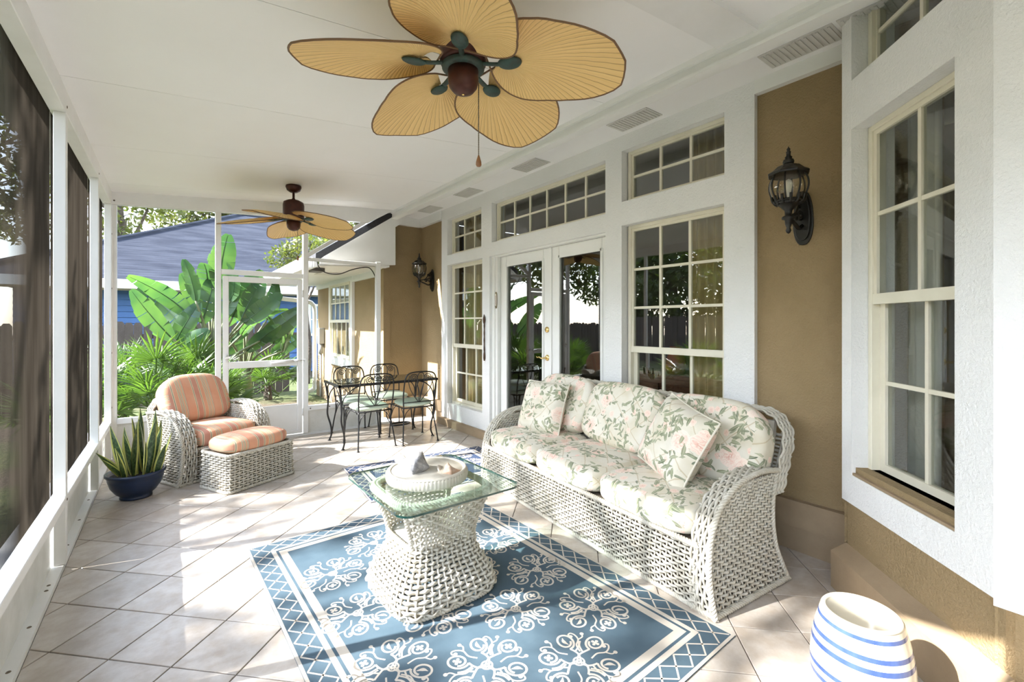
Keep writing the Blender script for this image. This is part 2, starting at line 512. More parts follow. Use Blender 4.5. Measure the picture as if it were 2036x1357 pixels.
# ------------------------------------------------------------------ house wall: white stucco surround with openings
TY0, TY1, TZ0, TZ1 = 1.43, 5.725, 0.09, 2.985
OPEN = {'w1t': (4.70,5.56,2.335,2.83), 'w1': (4.68,5.56,0.30,2.20), 'dt': (2.705,4.475,2.36,2.83), 'door': (2.705,4.52,0.0,2.20),
        'w2t': (1.632,2.525,2.425,2.855), 'w2': (1.635,2.525,0.33,2.225)}
ys = sorted({TY0, TY1, *[q for o in OPEN.values() for q in o[:2]]})
zs = sorted({TZ0, TZ1, *[max(q, TZ0) for o in OPEN.values() for q in o[2:]]})
tb = MB()
for a, b in zip(ys[:-1], ys[1:]):
    run = None
    for c, d in zip(zs[:-1] + [None], zs[1:] + [None]):
        solid = c is not None and not any(o[0] <= (a+b)/2 <= o[1] and o[2] <= (c+d)/2 <= o[3] for o in OPEN.values())
        if solid: run = [c, d] if run is None else [run[0], d]
        elif run is not None:
            tb.box(XT, 3.24, a, b, run[0], run[1]); run = None
trim1 = tb.build('trim_1', MAT['white_stucco'])
tag(trim1, 'rough white stucco surround framing the French doors and windows', 'wall trim', kind='structure')

wh = MB()
wh.box(XW, 3.24, 0.55, TY0, 0, 3.0); wh.box(XW, 3.24, TY1, 6.6, 0, 3.0)
wall_house = wh.build('wall_house', MAT['brown_stucco'])
tag(wall_house, 'brown stucco house wall along the right side of the porch', 'wall', kind='structure')
MB().box(XW-0.045, XW+0.02, 0.6, TY0, 0.155, 0.315).build('ledge', MAT['tan_ledge'], wall_house)
MB().box(XW-0.018, XW+0.02, 0.6, TY0, 0.0, 0.155).build('plinth', MAT['tan_ledge'], wall_house)
MB().box(XW-0.05, XW+0.02, TY1, 6.44, 0.155, 0.30).build('ledge', MAT['tan_ledge'], wall_house)
MB().box(XW-0.02, XW+0.02, TY1, 6.44, 0.0, 0.155).build('plinth', MAT['tan_ledge'], wall_house)
base1 = MB().box(2.985, 3.10, TY0+0.02, TY1, 0.0, 0.092).build('baseboard_house', MAT['tan_ledge'])
tag(base1, 'low tan masonry base under the white stucco surround', 'baseboard', kind='structure')
crn = MB().box(3.045, 3.10, 0.8, TY0-0.002, 2.895, 2.985)
crn.box(3.035, 3.10, TY1+0.002, 6.42, 2.86, 2.985)
crn.box(2.52, 3.045, 6.39, 6.45, 2.86, 2.985)
trim3 = crn.build('trim_3', MAT['white_paint'])
tag(trim3, 'white frieze board under the soffit on the brown wall', 'trim', kind='structure')

# return wall and the wing of the house behind the far screen
wr = MB().box(2.50, 3.10, 6.44, 6.60, 0.0, 3.0).build('wall_return', MAT['brown_stucco'])
tag(wr, 'brown stucco return wall beside the iron dining set', 'wall', kind='structure')
MB().box(2.50, 3.05, 6.395, 6.45, 0.155, 0.30).build('ledge', MAT['tan_ledge'], wr)
MB().box(2.50, 3.06, 6.42, 6.45, 0.0, 0.155).build('plinth', MAT['tan_ledge'], wr)
MB().box(2.475, 2.575, 6.425, 6.50, 0.0, 2.30).build('corner_board', MAT['brown_stucco'], wr)
MB().box(2.31, 2.50, 6.13, 6.44, -0.004, 0.026).build('threshold', MAT['white_alu'], wr)

# ------------------------------------------------------------------ soffit, fascia
sof = MB().box(2.56, 3.12, -1.9, 6.44, 2.985, 3.03).build('soffit', MAT['ceiling_white'])
tag(sof, 'white painted soffit strip between the fascia and the house wall', 'soffit', kind='structure')
vent_mb = MB()
vent_mb.box(-0.10, 0.10, -0.19, 0.19, -0.006, 0.0)
vent_bar = MB()
for k in range(13):
    y = -0.17 + k*0.34/12
    vent_bar.box(-0.085, 0.085, y-0.006, y+0.006, -0.011, -0.005)
vme = vent_mb.mesh('vent', MAT['vent_grey']); vbe = vent_bar.mesh('vent_louvres', MAT['vent_grey'])
for y in (1.10, 2.27, 3.54, 4.74, 5.75):
    v = obj('soffit_vent', vme, sof, (2.885, y, 2.985)); obj('vent_louvres', vbe, v)
v = obj('soffit_vent', vme, sof, (2.885, 0.70, 2.985)); obj('vent_louvres', vbe, v)
fas = MB().box(2.53, 2.565, -1.9, 6.25, 2.90, 3.06).build('trim_2', MAT['white_paint'])
tag(fas, 'white fascia board where the porch ceiling meets the house eave', 'trim', kind='structure')
MB().box(2.50, 2.53, -1.9, 6.20, 2.955, 2.995).build('crown_strip', MAT['white_paint'], fas)
MB().box(2.51, 2.60, -1.9, 6.22, 2.885, 2.905).build('lower_strip', MAT['white_paint'], fas)

# ------------------------------------------------------------------ bay at the right
# bay frame: origin where the angled face meets the white corner, local x towards the camera, local y into the house
bay = thing('wall_bay', 'angled bay wall in brown and white stucco at the right edge', 'wall', (2.855, 0.885, 0), R(-135), kind='structure')
BW = 0.89                                             # length of the angled white face
ob = {'bt': (0.085, 0.73, 2.645, 3.10), 'bw': (0.085, 0.73, 0.63, 2.395)}
wb = MB()
wb.box(0.012, BW + 0.02, 0.02, 0.20, 0.0, 0.66)
wb.build('brown_wall', MAT['brown_stucco'], bay)
tw = MB()
tw.box(0.0, ob['bw'][0], 0, 0.20, 0.47, 3.10)
tw.box(ob['bw'][1], BW, 0, 0.20, 0.47, 3.10)
tw.box(ob['bw'][0], ob['bw'][1], 0, 0.20, 0.47, 0.62)
tw.box(ob['bw'][0], ob['bw'][1], 0, 0.20, 2.395, 2.645)
tw.build('white_surround', MAT['white_stucco'], bay)
MB().box(ob['bw'][0], ob['bw'][1], 0.004, 0.20, 0.615, 0.632).build('window_sill', MAT['tan_ledge'], bay)
MB().box(0.0, BW + 0.05, -0.055, 0.03, 0.0, 0.19).build('plinth', MAT['tan_ledge'], bay)
MB().prism([(0.02, 0.235), (-0.055, 0.19), (0.02, 0.19)], 'x', 0.0, BW + 0.05).build('plinth_slope', MAT['tan_ledge'], bay)
bret = MB().prism([(2.87,0.878),(3.24,0.878),(3.24,0.70),(3.0,0.74)], 'z', 0.0, 3.05).build('wall_bay_return', MAT['brown_stucco'])
tag(bret, 'narrow brown stucco return where the bay leaves the house wall', 'wall', kind='structure')
# front face of the bay, parallel to the house wall
bc = (2.855 - BW*0.70711, 0.885 - BW*0.70711)
wbf = MB().box(bc[0]+0.02, bc[0]+0.22, -1.9, bc[1]-0.001, 0.0, 0.47).build('wall_bay_front', MAT['brown_stucco'])
tag(wbf, 'front face of the bay with white stucco above brown at the picture edge', 'wall', kind='structure')
MB().box(bc[0]-0.0005, bc[0]+0.22, -1.9, bc[1], 0.445, 3.10).build('white_surround', MAT['white_stucco'], wbf)
MB().box(bc[0]-0.05, bc[0]+0.03, -1.9, bc[1]-0.03, 0.0, 0.19).build('plinth', MAT['tan_ledge'], wbf)

# ------------------------------------------------------------------ windows and French doors
def window(name, label, loc, rotz, W, z0, z1, cols, rows, split=None, rows2=2, inset2=0.0):
    """local x across, y inwards, z up; split = height of the meeting rail of a double-hung window"""
    w = thing(name, label, 'window', loc, rotz, kind='structure')
    iv = MAT['ivory_frame']; fr = 0.028
    f = MB()
    f.box(0, fr, 0, 0.07, z0, z1); f.box(W-fr, W, 0, 0.07, z0, z1)
    f.box(fr, W-fr, 0, 0.07, z1-fr, z1); f.box(fr, W-fr, 0, 0.07, z0, z0+fr)
    bevel(f.build('frame', iv, w), 0.003, 1)
    def sash(zl, zh, cols, rows, y, st, name):
        s = MB()
        s.box(fr, fr+st, y, y+0.03, zl, zh); s.box(W-fr-st, W-fr, y, y+0.03, zl, zh)
        s.box(fr+st, W-fr-st, y, y+0.03, zh-st, zh); s.box(fr+st, W-fr-st, y, y+0.03, zl, zl+st)
        so = s.build(name, iv, w)
        x0, x1, a, b = fr+st, W-fr-st, zl+st, zh-st
        for k in range(1, cols):
            x = x0 + (x1-x0)*k/cols
            MB().box(x-0.010, x+0.010, y+0.004, y+0.026, a, b).build('muntin', iv, so)
        for k in range(1, rows):
            z = a + (b-a)*k/rows
            MB().box(x0, x1, y+0.005, y+0.025, z-0.010, z+0.010).build('muntin', iv, so)
        for i in range(cols):
            for j in range(rows):
                xa, xb = x0 + (x1-x0)*i/cols, x0 + (x1-x0)*(i+1)/cols
                za, zb = a + (b-a)*j/rows, a + (b-a)*(j+1)/rows
                MB().box(xa, xb, y+0.0135, y+0.0165, za, zb).build('pane', MAT['window_glass'], so)
    if split is None:
        sash(z0+fr, z1-fr, cols, rows, 0.02, 0.012, 'sash')
    else:
        sash(split, z1-fr, cols, rows, 0.012, 0.022, 'upper_sash')
        sash(z0+fr, split+0.02, cols, rows2, 0.040, 0.038, 'lower_sash')
        MB().box(fr, W-fr, 0.006, 0.045, split-0.03, split+0.022).build('meeting_rail', iv, w)
    return w
WX = 3.115
RZ = R(-90)
window('window_1', 'narrow six-pane transom over the tall window beside the wall lantern', (WX, 5.545, 0), RZ, 0.84, 2.335, 2.83, 3, 2)
window('window_2', 'narrow tall double-hung window between the iron dining set and the doors', (WX, 5.545, 0), RZ, 0.86, 0.30, 2.20, 3, 3, 1.10, 2)
window('window_3', 'long ten-pane transom above the French doors', (WX, 4.46, 0), RZ, 1.75, 2.36, 2.83, 6, 2)
window('window_4', 'six-pane transom with a gold curtain above the sofa', (WX, 2.51, 0), RZ, 0.875, 2.425, 2.855, 3, 2)
window('window_5', 'wide double-hung window with a gold curtain behind the sofa', (WX, 2.51, 0), RZ, 0.875, 0.33, 2.225, 3, 3, 1.185, 2)
def bayp(x, y): 
    return (2.855 - x*0.70711 + y*0.70711, 0.885 - x*0.70711 - y*0.70711, 0)
window('window_6', 'high transom of the bay cut off by the top of the picture', bayp(0.087, 0.075), R(-135), 0.66, 2.645, 3.08, 2, 2)
window('window_7', 'large double-hung window in the bay at the right edge', bayp(0.087, 0.075), R(-135), 0.66, 0.632, 2.395, 2, 2, 1.525, 2)

def french(name, label, y_hi, y_lo, handle):
    d = thing(name, label, 'door', (3.13, y_hi, 0), RZ, kind='structure')
    W = y_hi - y_lo; wp = MAT['white_paint']; z0, z1 = 0.06, 2.18
    s = 0.115
    bevel(MB().box(0, s, 0, 0.045, z0, z1).build('stile', wp, d), 0.004, 1)
    bevel(MB().box(W-s, W, 0, 0.045, z0, z1).build('stile', wp, d), 0.004, 1)
    bevel(MB().box(s, W-s, 0, 0.045, z1-0.11, z1).build('top_rail', wp, d), 0.004, 1)
    bevel(MB().box(s, W-s, 0, 0.045, z0, z0+0.30).build('bottom_rail', wp, d), 0.004, 1)
    b = MB()
    for (xa, xb, za, zb) in ((s-0.012,s+0.014,z0+0.29,z1-0.10),(W-s-0.014,W-s+0.012,z0+0.29,z1-0.10),(s,W-s,z1-0.122,z1-0.10),(s,W-s,z0+0.29,z0+0.312)):
        b.box(xa, xb, -0.010, 0.006, za, zb)
    b.build('glazing_bead', wp, d)
    MB().box(s, W-s, 0.020, 0.024, z0+0.30, z1-0.11).build('pane', MAT['window_glass'], d)
    if handle:
        hx = W - 0.052
        db = MB().lathe([(0.0,0.022),(0.012,0.021),(0.020,0.014),(0.029,0.012),(0.031,0.0)][::-1], 20).xform(Matrix.Translation((hx,-0.0005,1.332)) @ Matrix.Rotation(R(90),4,'X')).build('deadbolt', MAT['brass'], d, True)
        MB().box(hx-0.002, hx+0.002, -0.024, -0.020, 1.324, 1.340).build('keyhole', MAT['dark_void'], db)
        ro = MB().lathe([(0.0,0.016),(0.018,0.014),(0.030,0.007),(0.033,0.0)][::-1], 20).xform(Matrix.Translation((hx,-0.0005,1.04)) @ Matrix.Rotation(R(90),4,'X')).build('handle_rose', MAT['brass'], d, True)
        pts = spline([(hx,-0.012,1.04),(hx-0.005,-0.045,1.04),(hx-0.035,-0.052,1.034),(hx-0.075,-0.050,1.046),(hx-0.105,-0.048,1.040),(hx-0.118,-0.046,1.048)], 5)
        MB().tube(pts, np.linspace(0.010, 0.005, len(pts)), 8).build('lever', MAT['brass'], ro, True)
    return d
french('door_2', 'white full-glass French door leaf with brass lever and deadbolt', 4.40, 3.512, True)
french('door_3', 'white full-glass French door leaf nearer the sofa, without a lever', 3.503, 2.70, False)
jm = MB()
jm.box(3.085, 3.20, 4.405, 4.53, 0.03, 2.20); jm.box(3.07, 3.10, 4.445, 4.465, 0.03, 2.20); jm.box(3.08, 3.20, 2.70, 4.52, 2.182, 2.205)
trim4 = jm.build('trim_4', MAT['white_paint'])
tag(trim4, 'white jamb and brick moulding around the French doors', 'trim', kind='structure')
MB().box(3.02, 3.22, 2.70, 4.52, 0.0, 0.058).build('threshold', MAT['tan_ledge'], trim4)
MB().box(3.118, 3.129, 3.49, 3.525, 0.06, 2.18).build('astragal', MAT['white_paint'], trim4)

# ------------------------------------------------------------------ dim rooms behind the glass
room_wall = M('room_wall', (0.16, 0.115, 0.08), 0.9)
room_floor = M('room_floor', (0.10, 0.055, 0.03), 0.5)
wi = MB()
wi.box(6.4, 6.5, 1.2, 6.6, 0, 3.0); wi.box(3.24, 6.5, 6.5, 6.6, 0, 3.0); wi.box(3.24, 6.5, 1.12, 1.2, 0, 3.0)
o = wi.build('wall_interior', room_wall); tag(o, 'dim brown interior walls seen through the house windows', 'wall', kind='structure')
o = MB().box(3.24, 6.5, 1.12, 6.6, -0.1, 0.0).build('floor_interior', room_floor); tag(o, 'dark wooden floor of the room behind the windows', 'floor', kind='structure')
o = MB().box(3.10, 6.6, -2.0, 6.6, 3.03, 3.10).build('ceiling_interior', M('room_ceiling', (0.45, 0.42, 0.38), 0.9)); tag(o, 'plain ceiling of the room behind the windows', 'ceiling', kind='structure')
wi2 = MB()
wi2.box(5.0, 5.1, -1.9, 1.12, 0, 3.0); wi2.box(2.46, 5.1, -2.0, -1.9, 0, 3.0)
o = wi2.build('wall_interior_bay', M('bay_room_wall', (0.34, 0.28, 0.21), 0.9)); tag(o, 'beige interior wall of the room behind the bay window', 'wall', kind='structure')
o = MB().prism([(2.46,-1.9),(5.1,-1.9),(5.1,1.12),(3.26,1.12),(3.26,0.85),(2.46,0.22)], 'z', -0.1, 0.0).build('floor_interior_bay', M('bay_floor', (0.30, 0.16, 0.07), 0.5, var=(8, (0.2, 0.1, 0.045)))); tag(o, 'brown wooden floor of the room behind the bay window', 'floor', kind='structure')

def curtain(name, label, x, y0, y1, z0, z1, mat, folds, amp=0.025, axis='y'):
    n = folds*8
    A = np.zeros((n+1, 8, 3))
    for i in range(n+1):
        t = i/n
        w = math.sin(t*folds*2*PI)
        for j in range(8):
            s = j/7
            dx = amp*w*(0.75 + 0.4*s) + 0.006*math.sin(7*t + 3*s)
            if axis == 'y': A[i, j] = (x + dx, y0 + (y1-y0)*t, z0 + (z1-z0)*(1-s))
            else: A[i, j] = (x + (y1-y0)*t*0.7071*-1 + dx*0.707, y0 - (y1-y0)*t*0.7071 - dx*0.707, z0 + (z1-z0)*(1-s))
    b = MB().grid(A)
    o = b.build(name, mat, None, True)
    m = o.modifiers.new('thick', 'SOLIDIFY'); m.thickness = 0.003
    return tag(o, label, 'curtain')
gold = M('gold_curtain', (0.55, 0.41, 0.19), 0.8, var=(3, (0.48, 0.35, 0.15)))
sheer = M('sheer_curtain', (0.62, 0.60, 0.55), 0.9)
curtain('curtain', 'gold pleated curtain hanging in the wide window behind the sofa', 3.33, 1.50, 2.07, 0.02, 2.95, gold, 8)
curtain('curtain', 'gold pleated curtain hanging in the narrow tall window by the doors', 3.33, 4.60, 5.52, 0.02, 2.95, gold, 11)
curtain('curtain', 'white sheer curtain at the left side of the bay window', bayp(0.02, 0.30)[0], bayp(0.02, 0.30)[1], bayp(0.02, 0.30)[1]+0.22, 0.02, 2.6, sheer, 4, 0.02, 'd')
curtain('curtain', 'white sheer curtain gathered at the middle of the bay window', bayp(0.50, 0.42)[0], bayp(0.50, 0.42)[1], bayp(0.50, 0.42)[1]+0.22, 0.02, 2.5, sheer, 4, 0.02, 'd')
# sideboard and vase glimpsed through the wide window
wood = M('mahogany', (0.20, 0.07, 0.03), 0.35, var=(5, (0.13, 0.04, 0.02)))
sb = thing('sideboard', 'dark red wooden sideboard glimpsed through the window behind the sofa', 'sideboard', (4.55, 2.75, 0))
bevel(MB().box(-0.25, 0.25, -0.8, 0.8, 0.10, 0.80).build('body', wood, sb), 0.01)
bevel(MB().box(-0.28, 0.28, -0.84, 0.84, 0.80, 0.84).build('top', wood, sb), 0.008)
for y in (-0.53, 0.0, 0.53):
    dd = MB().box(-0.268, -0.25, y-0.24, y+0.24, 0.16, 0.74).build('door', wood, sb)
    MB().lathe([(0.0,0.02),(0.012,0.016),(0.006,0.0)][::-1], 10).xform(Matrix.Translation((-0.268,y+0.19,0.46)) @ Matrix.Rotation(R(-90),4,'Y')).build('knob', MAT['brass'], dd, True)
for x in (-0.2, 0.2):
    for y in (-0.7, 0.7):
        MB().tube([(x,y,0.10),(x,y,0.0)], [0.03, 0.02], 8).build('leg', wood, sb)
vz = MB().lathe([(0.0,0.01),(0.05,0.01),(0.09,0.0),(0.12,0.08),(0.10,0.18),(0.05,0.25),(0.07,0.30)], 20).build('vase', M('orange_glaze', (0.55, 0.14, 0.03), 0.25), None, True, (4.48, 2.95, 0.84))
tag(vz, 'round orange glazed vase on the sideboard behind the glass', 'vase')
# framing behind the bay: roof over the house so no daylight leaks into the rooms
rm = MB().hexa([(2.50,-1.9,3.10),(6.7,-1.9,5.4),(6.7,6.6,5.4),(2.50,6.6,3.10),(2.50,-1.9,3.16),(6.7,-1.9,5.46),(6.7,6.6,5.46),(2.50,6.6,3.16)]).build('roof_main', M('main_shingle', (0.05, 0.05, 0.055), 0.9))
tag(rm, 'dark shingle roof of the main house above the eave', 'roof', kind='structure')
# ------------------------------------------------------------------ wing of the house beyond the far screen
ww = MB().box(2.50, 2.70, 6.60, 10.22, -0.12, 2.25).build('wall_wing', MAT['brown_stucco'])
tag(ww, 'sunlit tan stucco wall of the house wing outside the far screen', 'wall', kind='structure')
MB().box(2.465, 2.50, 6.62, 10.2, -0.12, 0.20).build('plinth', MAT['tan_ledge'], ww)
MB().box(2.46, 2.50, 6.62, 10.2, 2.10, 2.20).build('frieze', MAT['white_paint'], ww)
sr = MB()
sr.box(2.452, 2.51, 7.80, 7.90, 0.62, 2.20); sr.box(2.452, 2.51, 9.12, 9.22, 0.62, 2.20)
sr.box(2.452, 2.51, 7.90, 9.12, 0.62, 0.76); sr.box(2.452, 2.51, 7.90, 9.12, 2.12, 2.20)
sr.build('white_surround', MAT['white_paint'], ww)
window('window_8', 'double-hung window with blinds in the wing beyond the far screen', (2.440, 9.12, 0), RZ, 1.22, 0.76, 2.12, 4, 2, 1.44, 1)
blind = MB()
for k in range(22):
    z = 1.46 + k*0.028
    blind.box(2.488, 2.499, 7.95, 9.08, z, z+0.022)
bo = blind.build('window_blind', M('blind_white', (0.55, 0.57, 0.56), 0.6)); tag(bo, 'pale slatted blind behind the upper sash of the wing window', 'blind')
wroof_m = NT('wing_shingle'); _c = wroof_m.coord('Object')
wroof = wroof_m.done(wroof_m.bsdf(wroof_m.mix(wroof_m.noise(_c, 30, 4).outputs[0], (0.015,0.015,0.017), (0.05,0.05,0.055)), 0.9))
wro = MB().prism([(1.50,2.20),(4.6,4.34),(4.6,4.45),(1.50,2.305)], 'y', 6.24, 10.45).build('roof_wing', wroof)
tag(wro, 'dark shingle roof slope of the wing beyond the porch', 'roof', kind='structure')
MB().prism([(1.545,2.17),(1.545,2.225),(1.60,2.275),(2.72,3.045),(2.72,2.88),(1.70,2.165)], 'y', 6.215, 6.245).build('rake_board', MAT['white_paint'], wro)
MB().prism([(1.66,2.165),(2.576,2.235),(2.576,2.80),(1.76,2.23)], 'y', 6.225, 6.26).build('gable_panel', MAT['white_paint'], wro)
MB().hexa([(1.52,6.26,2.15),(2.50,6.26,2.20),(2.50,10.40,2.20),(1.52,10.40,2.15),(1.52,6.26,2.17),(2.50,6.26,2.225),(2.50,10.40,2.225),(1.52,10.40,2.17)]).build('wing_soffit', MAT['white_paint'], wro)
MB().box(1.48, 1.52, 6.26, 10.40, 2.13, 2.225).build('eave_board', MAT['white_paint'], wro)
MB().box(1.78, 2.1, 7.2, 7.5, 2.155, 2.17).build('soffit_vent', MAT['vent_grey'], wro)
gt = thing('rain_gutter', 'white rain gutter along the eave of the wing', 'gutter', (0,0,0))
gp = [(1.36,2.36),(1.355,2.30),(1.39,2.25),(1.40,2.22),(1.48,2.22),(1.48,2.36),(1.472,2.36),(1.472,2.228),(1.406,2.228),(1.396,2.256),(1.363,2.303),(1.368,2.36)]
MB().prism(gp, 'y', 6.30, 10.40).xform(Matrix.Translation((0,0,-0.10))).build('trough', MAT['white_alu'], gt)
MB().box(1.365, 1.475, 10.385, 10.40, 2.128, 2.25).build('end_cap', MAT['white_alu'], gt)
MB().box(1.365, 1.475, 6.30, 6.312, 2.128, 2.25).build('end_cap', MAT['white_alu'], gt)
dsp = spline([(1.43,10.33,2.13),(1.45,10.33,2.07),(1.56,10.33,1.98),(1.80,10.33,1.91),(2.30,10.33,1.86),(2.42,10.33,1.80),(2.46,10.33,1.66),(2.46,10.33,0.90),(2.46,10.33,0.10),(2.42,10.33,-0.02),(2.30,10.33,-0.06)], 5)
ds = MB().tube(dsp, 0.045, 10, flat=0.8).build('downspout', MAT['white_alu'], None, True)
tag(ds, 'white downspout bending under the wing eave and down the corner', 'downspout')
ub = thing('utility_box', 'grey electrical box and conduit on the wing wall', 'utility box', (2.46, 9.75, 0))
gm = M('grey_metal', (0.33, 0.35, 0.36), 0.5, 0.3)
bevel(MB().box(-0.07, 0.035, -0.08, 0.08, 0.98, 1.30).build('meter_case', gm, ub), 0.01)
MB().tube([(-0.02,0,0.98),(-0.02,0,0.78)], 0.045, 10).build('conduit_collar', gm, ub, True)
MB().tube([(-0.02,0,0.78),(-0.02,0,0.0),(-0.02,0.0,-0.1)], 0.022, 8).build('conduit', gm, ub, True)
cord = MB()
hel = [(-0.05+0.018*math.cos(k*0.9), 0.03+0.018*math.sin(k*0.9), 0.75-k*0.006) for k in range(70)]
cord.tube(hel, 0.005, 5).build('coiled_cord', MAT['black_iron'], ub, True)
cab = MB().tube(spline([(1.50,6.19,2.21),(1.53,6.19,2.12),(1.62,6.19,2.055),(1.78,6.19,2.05),(1.95,6.19,2.12),(2.12,6.19,2.165),(2.20,6.19,2.15),(2.26,6.19,2.06),(2.28,6.19,1.95)], 6), 0.007, 6).build('cable', M('cable_black', (0.02,0.02,0.02), 0.6), None, True)
tag(cab, 'black cable sagging under the wing eave outside the screen', 'cable')
sp = MB().box(1.53, 1.68, 6.50, 6.75, 2.105, 2.152).build('eave_light', M('eave_light_bronze', (0.06,0.055,0.05), 0.5))
tag(sp, 'small dark bronze flood light box under the wing eave', 'light')

# ------------------------------------------------------------------ ground
def ground_material():
    t = NT('garden_ground'); co = t.coord('Object')
    n1 = t.noise(co, 0.6, 4); n2 = t.noise(co, 14, 5, 0.7)
    c = t.mix(t.maprange(n2.outputs[0], 0.35, 0.65), (0.045,0.07,0.02), (0.13,0.15,0.05))
    c = t.mix(t.maprange(n1.outputs[0], 0.45, 0.6), c, (0.10,0.075,0.05))
    return t.done(t.bsdf(c, 0.95, 0, t.bump(n2.outputs[0], 0.8, 0.05)))
gr = MB().box(-45, 45, -30, 60, -0.4, -0.13).build('ground', ground_material())
tag(gr, 'grass and mulch of the garden around the porch', 'ground', kind='structure')

# ------------------------------------------------------------------ neighbouring blue house
bh = thing('neighbour_house', 'blue house with grey hip roof behind the garden fence', 'house', (0,0,0))
blue = M('blue_siding', (0.035, 0.10, 0.26), 0.6, var=(4, (0.045, 0.125, 0.31)))
brd = MB()
brd.hexa([(-2.9,15.18,0),(12.5,15.18,0),(12.5,15.3,0),(-2.9,15.3,0),(-2.9,15.22,0.155),(12.5,15.22,0.155),(12.5,15.3,0.155),(-2.9,15.3,0.155)])
brm = brd.mesh('siding_board', blue)
for k in range(16):
    obj('siding_board', brm, bh, (0, 0, -0.1 + k*0.15))
MB().box(-2.9, -2.8, 15.2, 28, -0.1, 2.35).build('side_wall', blue, bh)
def roof_material():
    t = NT('grey_shingle'); co = t.coord('Object')
    sp_ = t.n('ShaderNodeSeparateXYZ'); t.set(sp_.inputs[0], co)
    w = t.math('FRACT', t.math('MULTIPLY', sp_.outputs[2], 1/0.075))
    edge = t.math('LESS_THAN', w, 0.16)
    n = t.noise(t.vmath('MULTIPLY', co, (1.2, 1, 9)), 1.0, 4)
    c = t.mix(t.maprange(n.outputs[0], 0.3, 0.7), (0.018,0.022,0.033), (0.042,0.048,0.064))
    c = t.mix(t.math('MULTIPLY', edge, 0.6), c, (0.014,0.016,0.021))
    return t.done(t.bsdf(c, 0.95, spec=0.08))
shm = roof_material()
e0, e1, r0, r1 = (-3.6,14.4,2.45), (15.5,14.4,2.45), (2.3,21.7,5.86), (10.5,21.7,5.86)
b0, b1 = (-3.6,29.0,2.45), (15.5,29.0,2.45)
rf = MB().add([e0,e1,b1,b0,r0,r1,(-3.6,14.4,2.40),(15.5,14.4,2.40),(15.5,29,2.40),(-3.6,29,2.40)],
         [(0,1,5,4),(1,2,5),(2,3,4,5),(3,0,4),(0,6,7,1),(1,7,8,2),(2,8,9,3),(3,9,6,0),(9,8,7,6)]).build('roof', shm, bh)
hp = MB()
for a, b in ((e0,r0),(r0,r1),(r1,e1)):
    hp.tube([np.array(a)+(0,0,0.02), np.array(b)+(0,0,0.02)], 0.07, 6)
hp.build('hip_cap', shm, rf)
MB().box(-3.62, 15.5, 14.33, 14.42, 2.24, 2.46).build('fascia', MAT['white_paint'], bh)
MB().box(-3.62, 15.5, 14.42, 15.25, 2.23, 2.26).build('eave_soffit', M('cream_soffit', (0.55,0.47,0.34), 0.8), bh)
nw = MB().box(3.4, 4.6, 15.10, 15.20, 1.0, 2.0).build('house_window', MAT['white_paint'], bh)
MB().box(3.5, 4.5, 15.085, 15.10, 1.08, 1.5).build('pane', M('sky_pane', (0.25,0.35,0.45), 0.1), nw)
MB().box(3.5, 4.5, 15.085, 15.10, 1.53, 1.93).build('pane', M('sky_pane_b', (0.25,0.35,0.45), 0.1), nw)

# ------------------------------------------------------------------ fences of separate planks
fence_m = M('weathered_plank', (0.060, 0.047, 0.040), 0.9, var=(3, (0.10, 0.08, 0.068)), bump=(40, 0.5, 0.01))
plk = MB(); plk.prism([(-0.066,0),(0.066,0),(0.066,1.50),(0.035,1.55),(-0.035,1.55),(-0.066,1.50)], 'y', -0.012, 0.012)
plm = plk.mesh('plank', fence_m)
fa = thing('plank_fence', 'dark weathered plank fence in front of the blue house', 'fence', (0,0,0))
rng = random.Random(5)
for k in range(62):
    x = -6.6 + k*0.142
    o = obj('plank', plm, fa, (x, 11.2 + rng.uniform(-.004,.004), -0.14 + rng.uniform(-.02,.02)), (0, rng.uniform(-.012,.012), 0))
for z in (0.25, 1.1): MB().box(-6.7, 2.3, 11.215, 11.255, z, z+0.09).build('fence_rail', fence_m, fa)
fb = thing('plank_fence', 'dark weathered plank fence along the left side of the garden', 'fence', (0,0,0))
plm2 = MB().prism([(-0.09,0),(0.09,0),(0.09,1.75),(0.05,1.81),(-0.05,1.81),(-0.09,1.75)], 'x', -0.012, 0.012).mesh('plank', fence_m)
for k in range(92):
    obj('plank', plm2, fb, (-9.2, -4.4 + k*0.19, -0.14 + rng.uniform(-.02,.02)), (rng.uniform(-.01,.01), 0, 0))
for z in (0.3, 1.3): MB().box(-9.26, -9.215, -4.5, 13.2, z, z+0.09).build('fence_rail', fence_m, fb)

# ------------------------------------------------------------------ foliage
def leaf_material(name, c1, c2, tr=0.35, rough=0.45):
    t = NT(name)
    oi = t.n('ShaderNodeObjectInfo')
    n = t.noise(t.coord('Object'), 1.7, 3)
    c = t.mix(t.maprange(n.outputs[0], 0.35, 0.65), c1, c2)
    c = t.mix(1.0, c, t.maprange(oi.outputs['Random'], 0, 1, 0.75, 1.25), 'MULTIPLY')
    p = t.bsdf(c, rough)
    tl = t.n('ShaderNodeBsdfTranslucent'); t.set(tl.inputs[0], t.mix(1.0, c, (1.7,1.9,0.8), 'MULTIPLY'))
    mx = t.n('ShaderNodeMixShader'); mx.inputs[0].default_value = tr
    t.t.links.new(p.outputs[0], mx.inputs[1]); t.t.links.new(tl.outputs[0], mx.inputs[2])
    return t.done(mx.outputs[0])
oak_leaf = leaf_material('oak_leaf', (0.055,0.075,0.02), (0.13,0.135,0.04))
dark_leaf = leaf_material('dark_leaf', (0.03,0.055,0.018), (0.07,0.10,0.03))
bop_leaf = leaf_material('paradise_leaf', (0.035,0.085,0.045), (0.085,0.155,0.05), 0.35, 0.3)
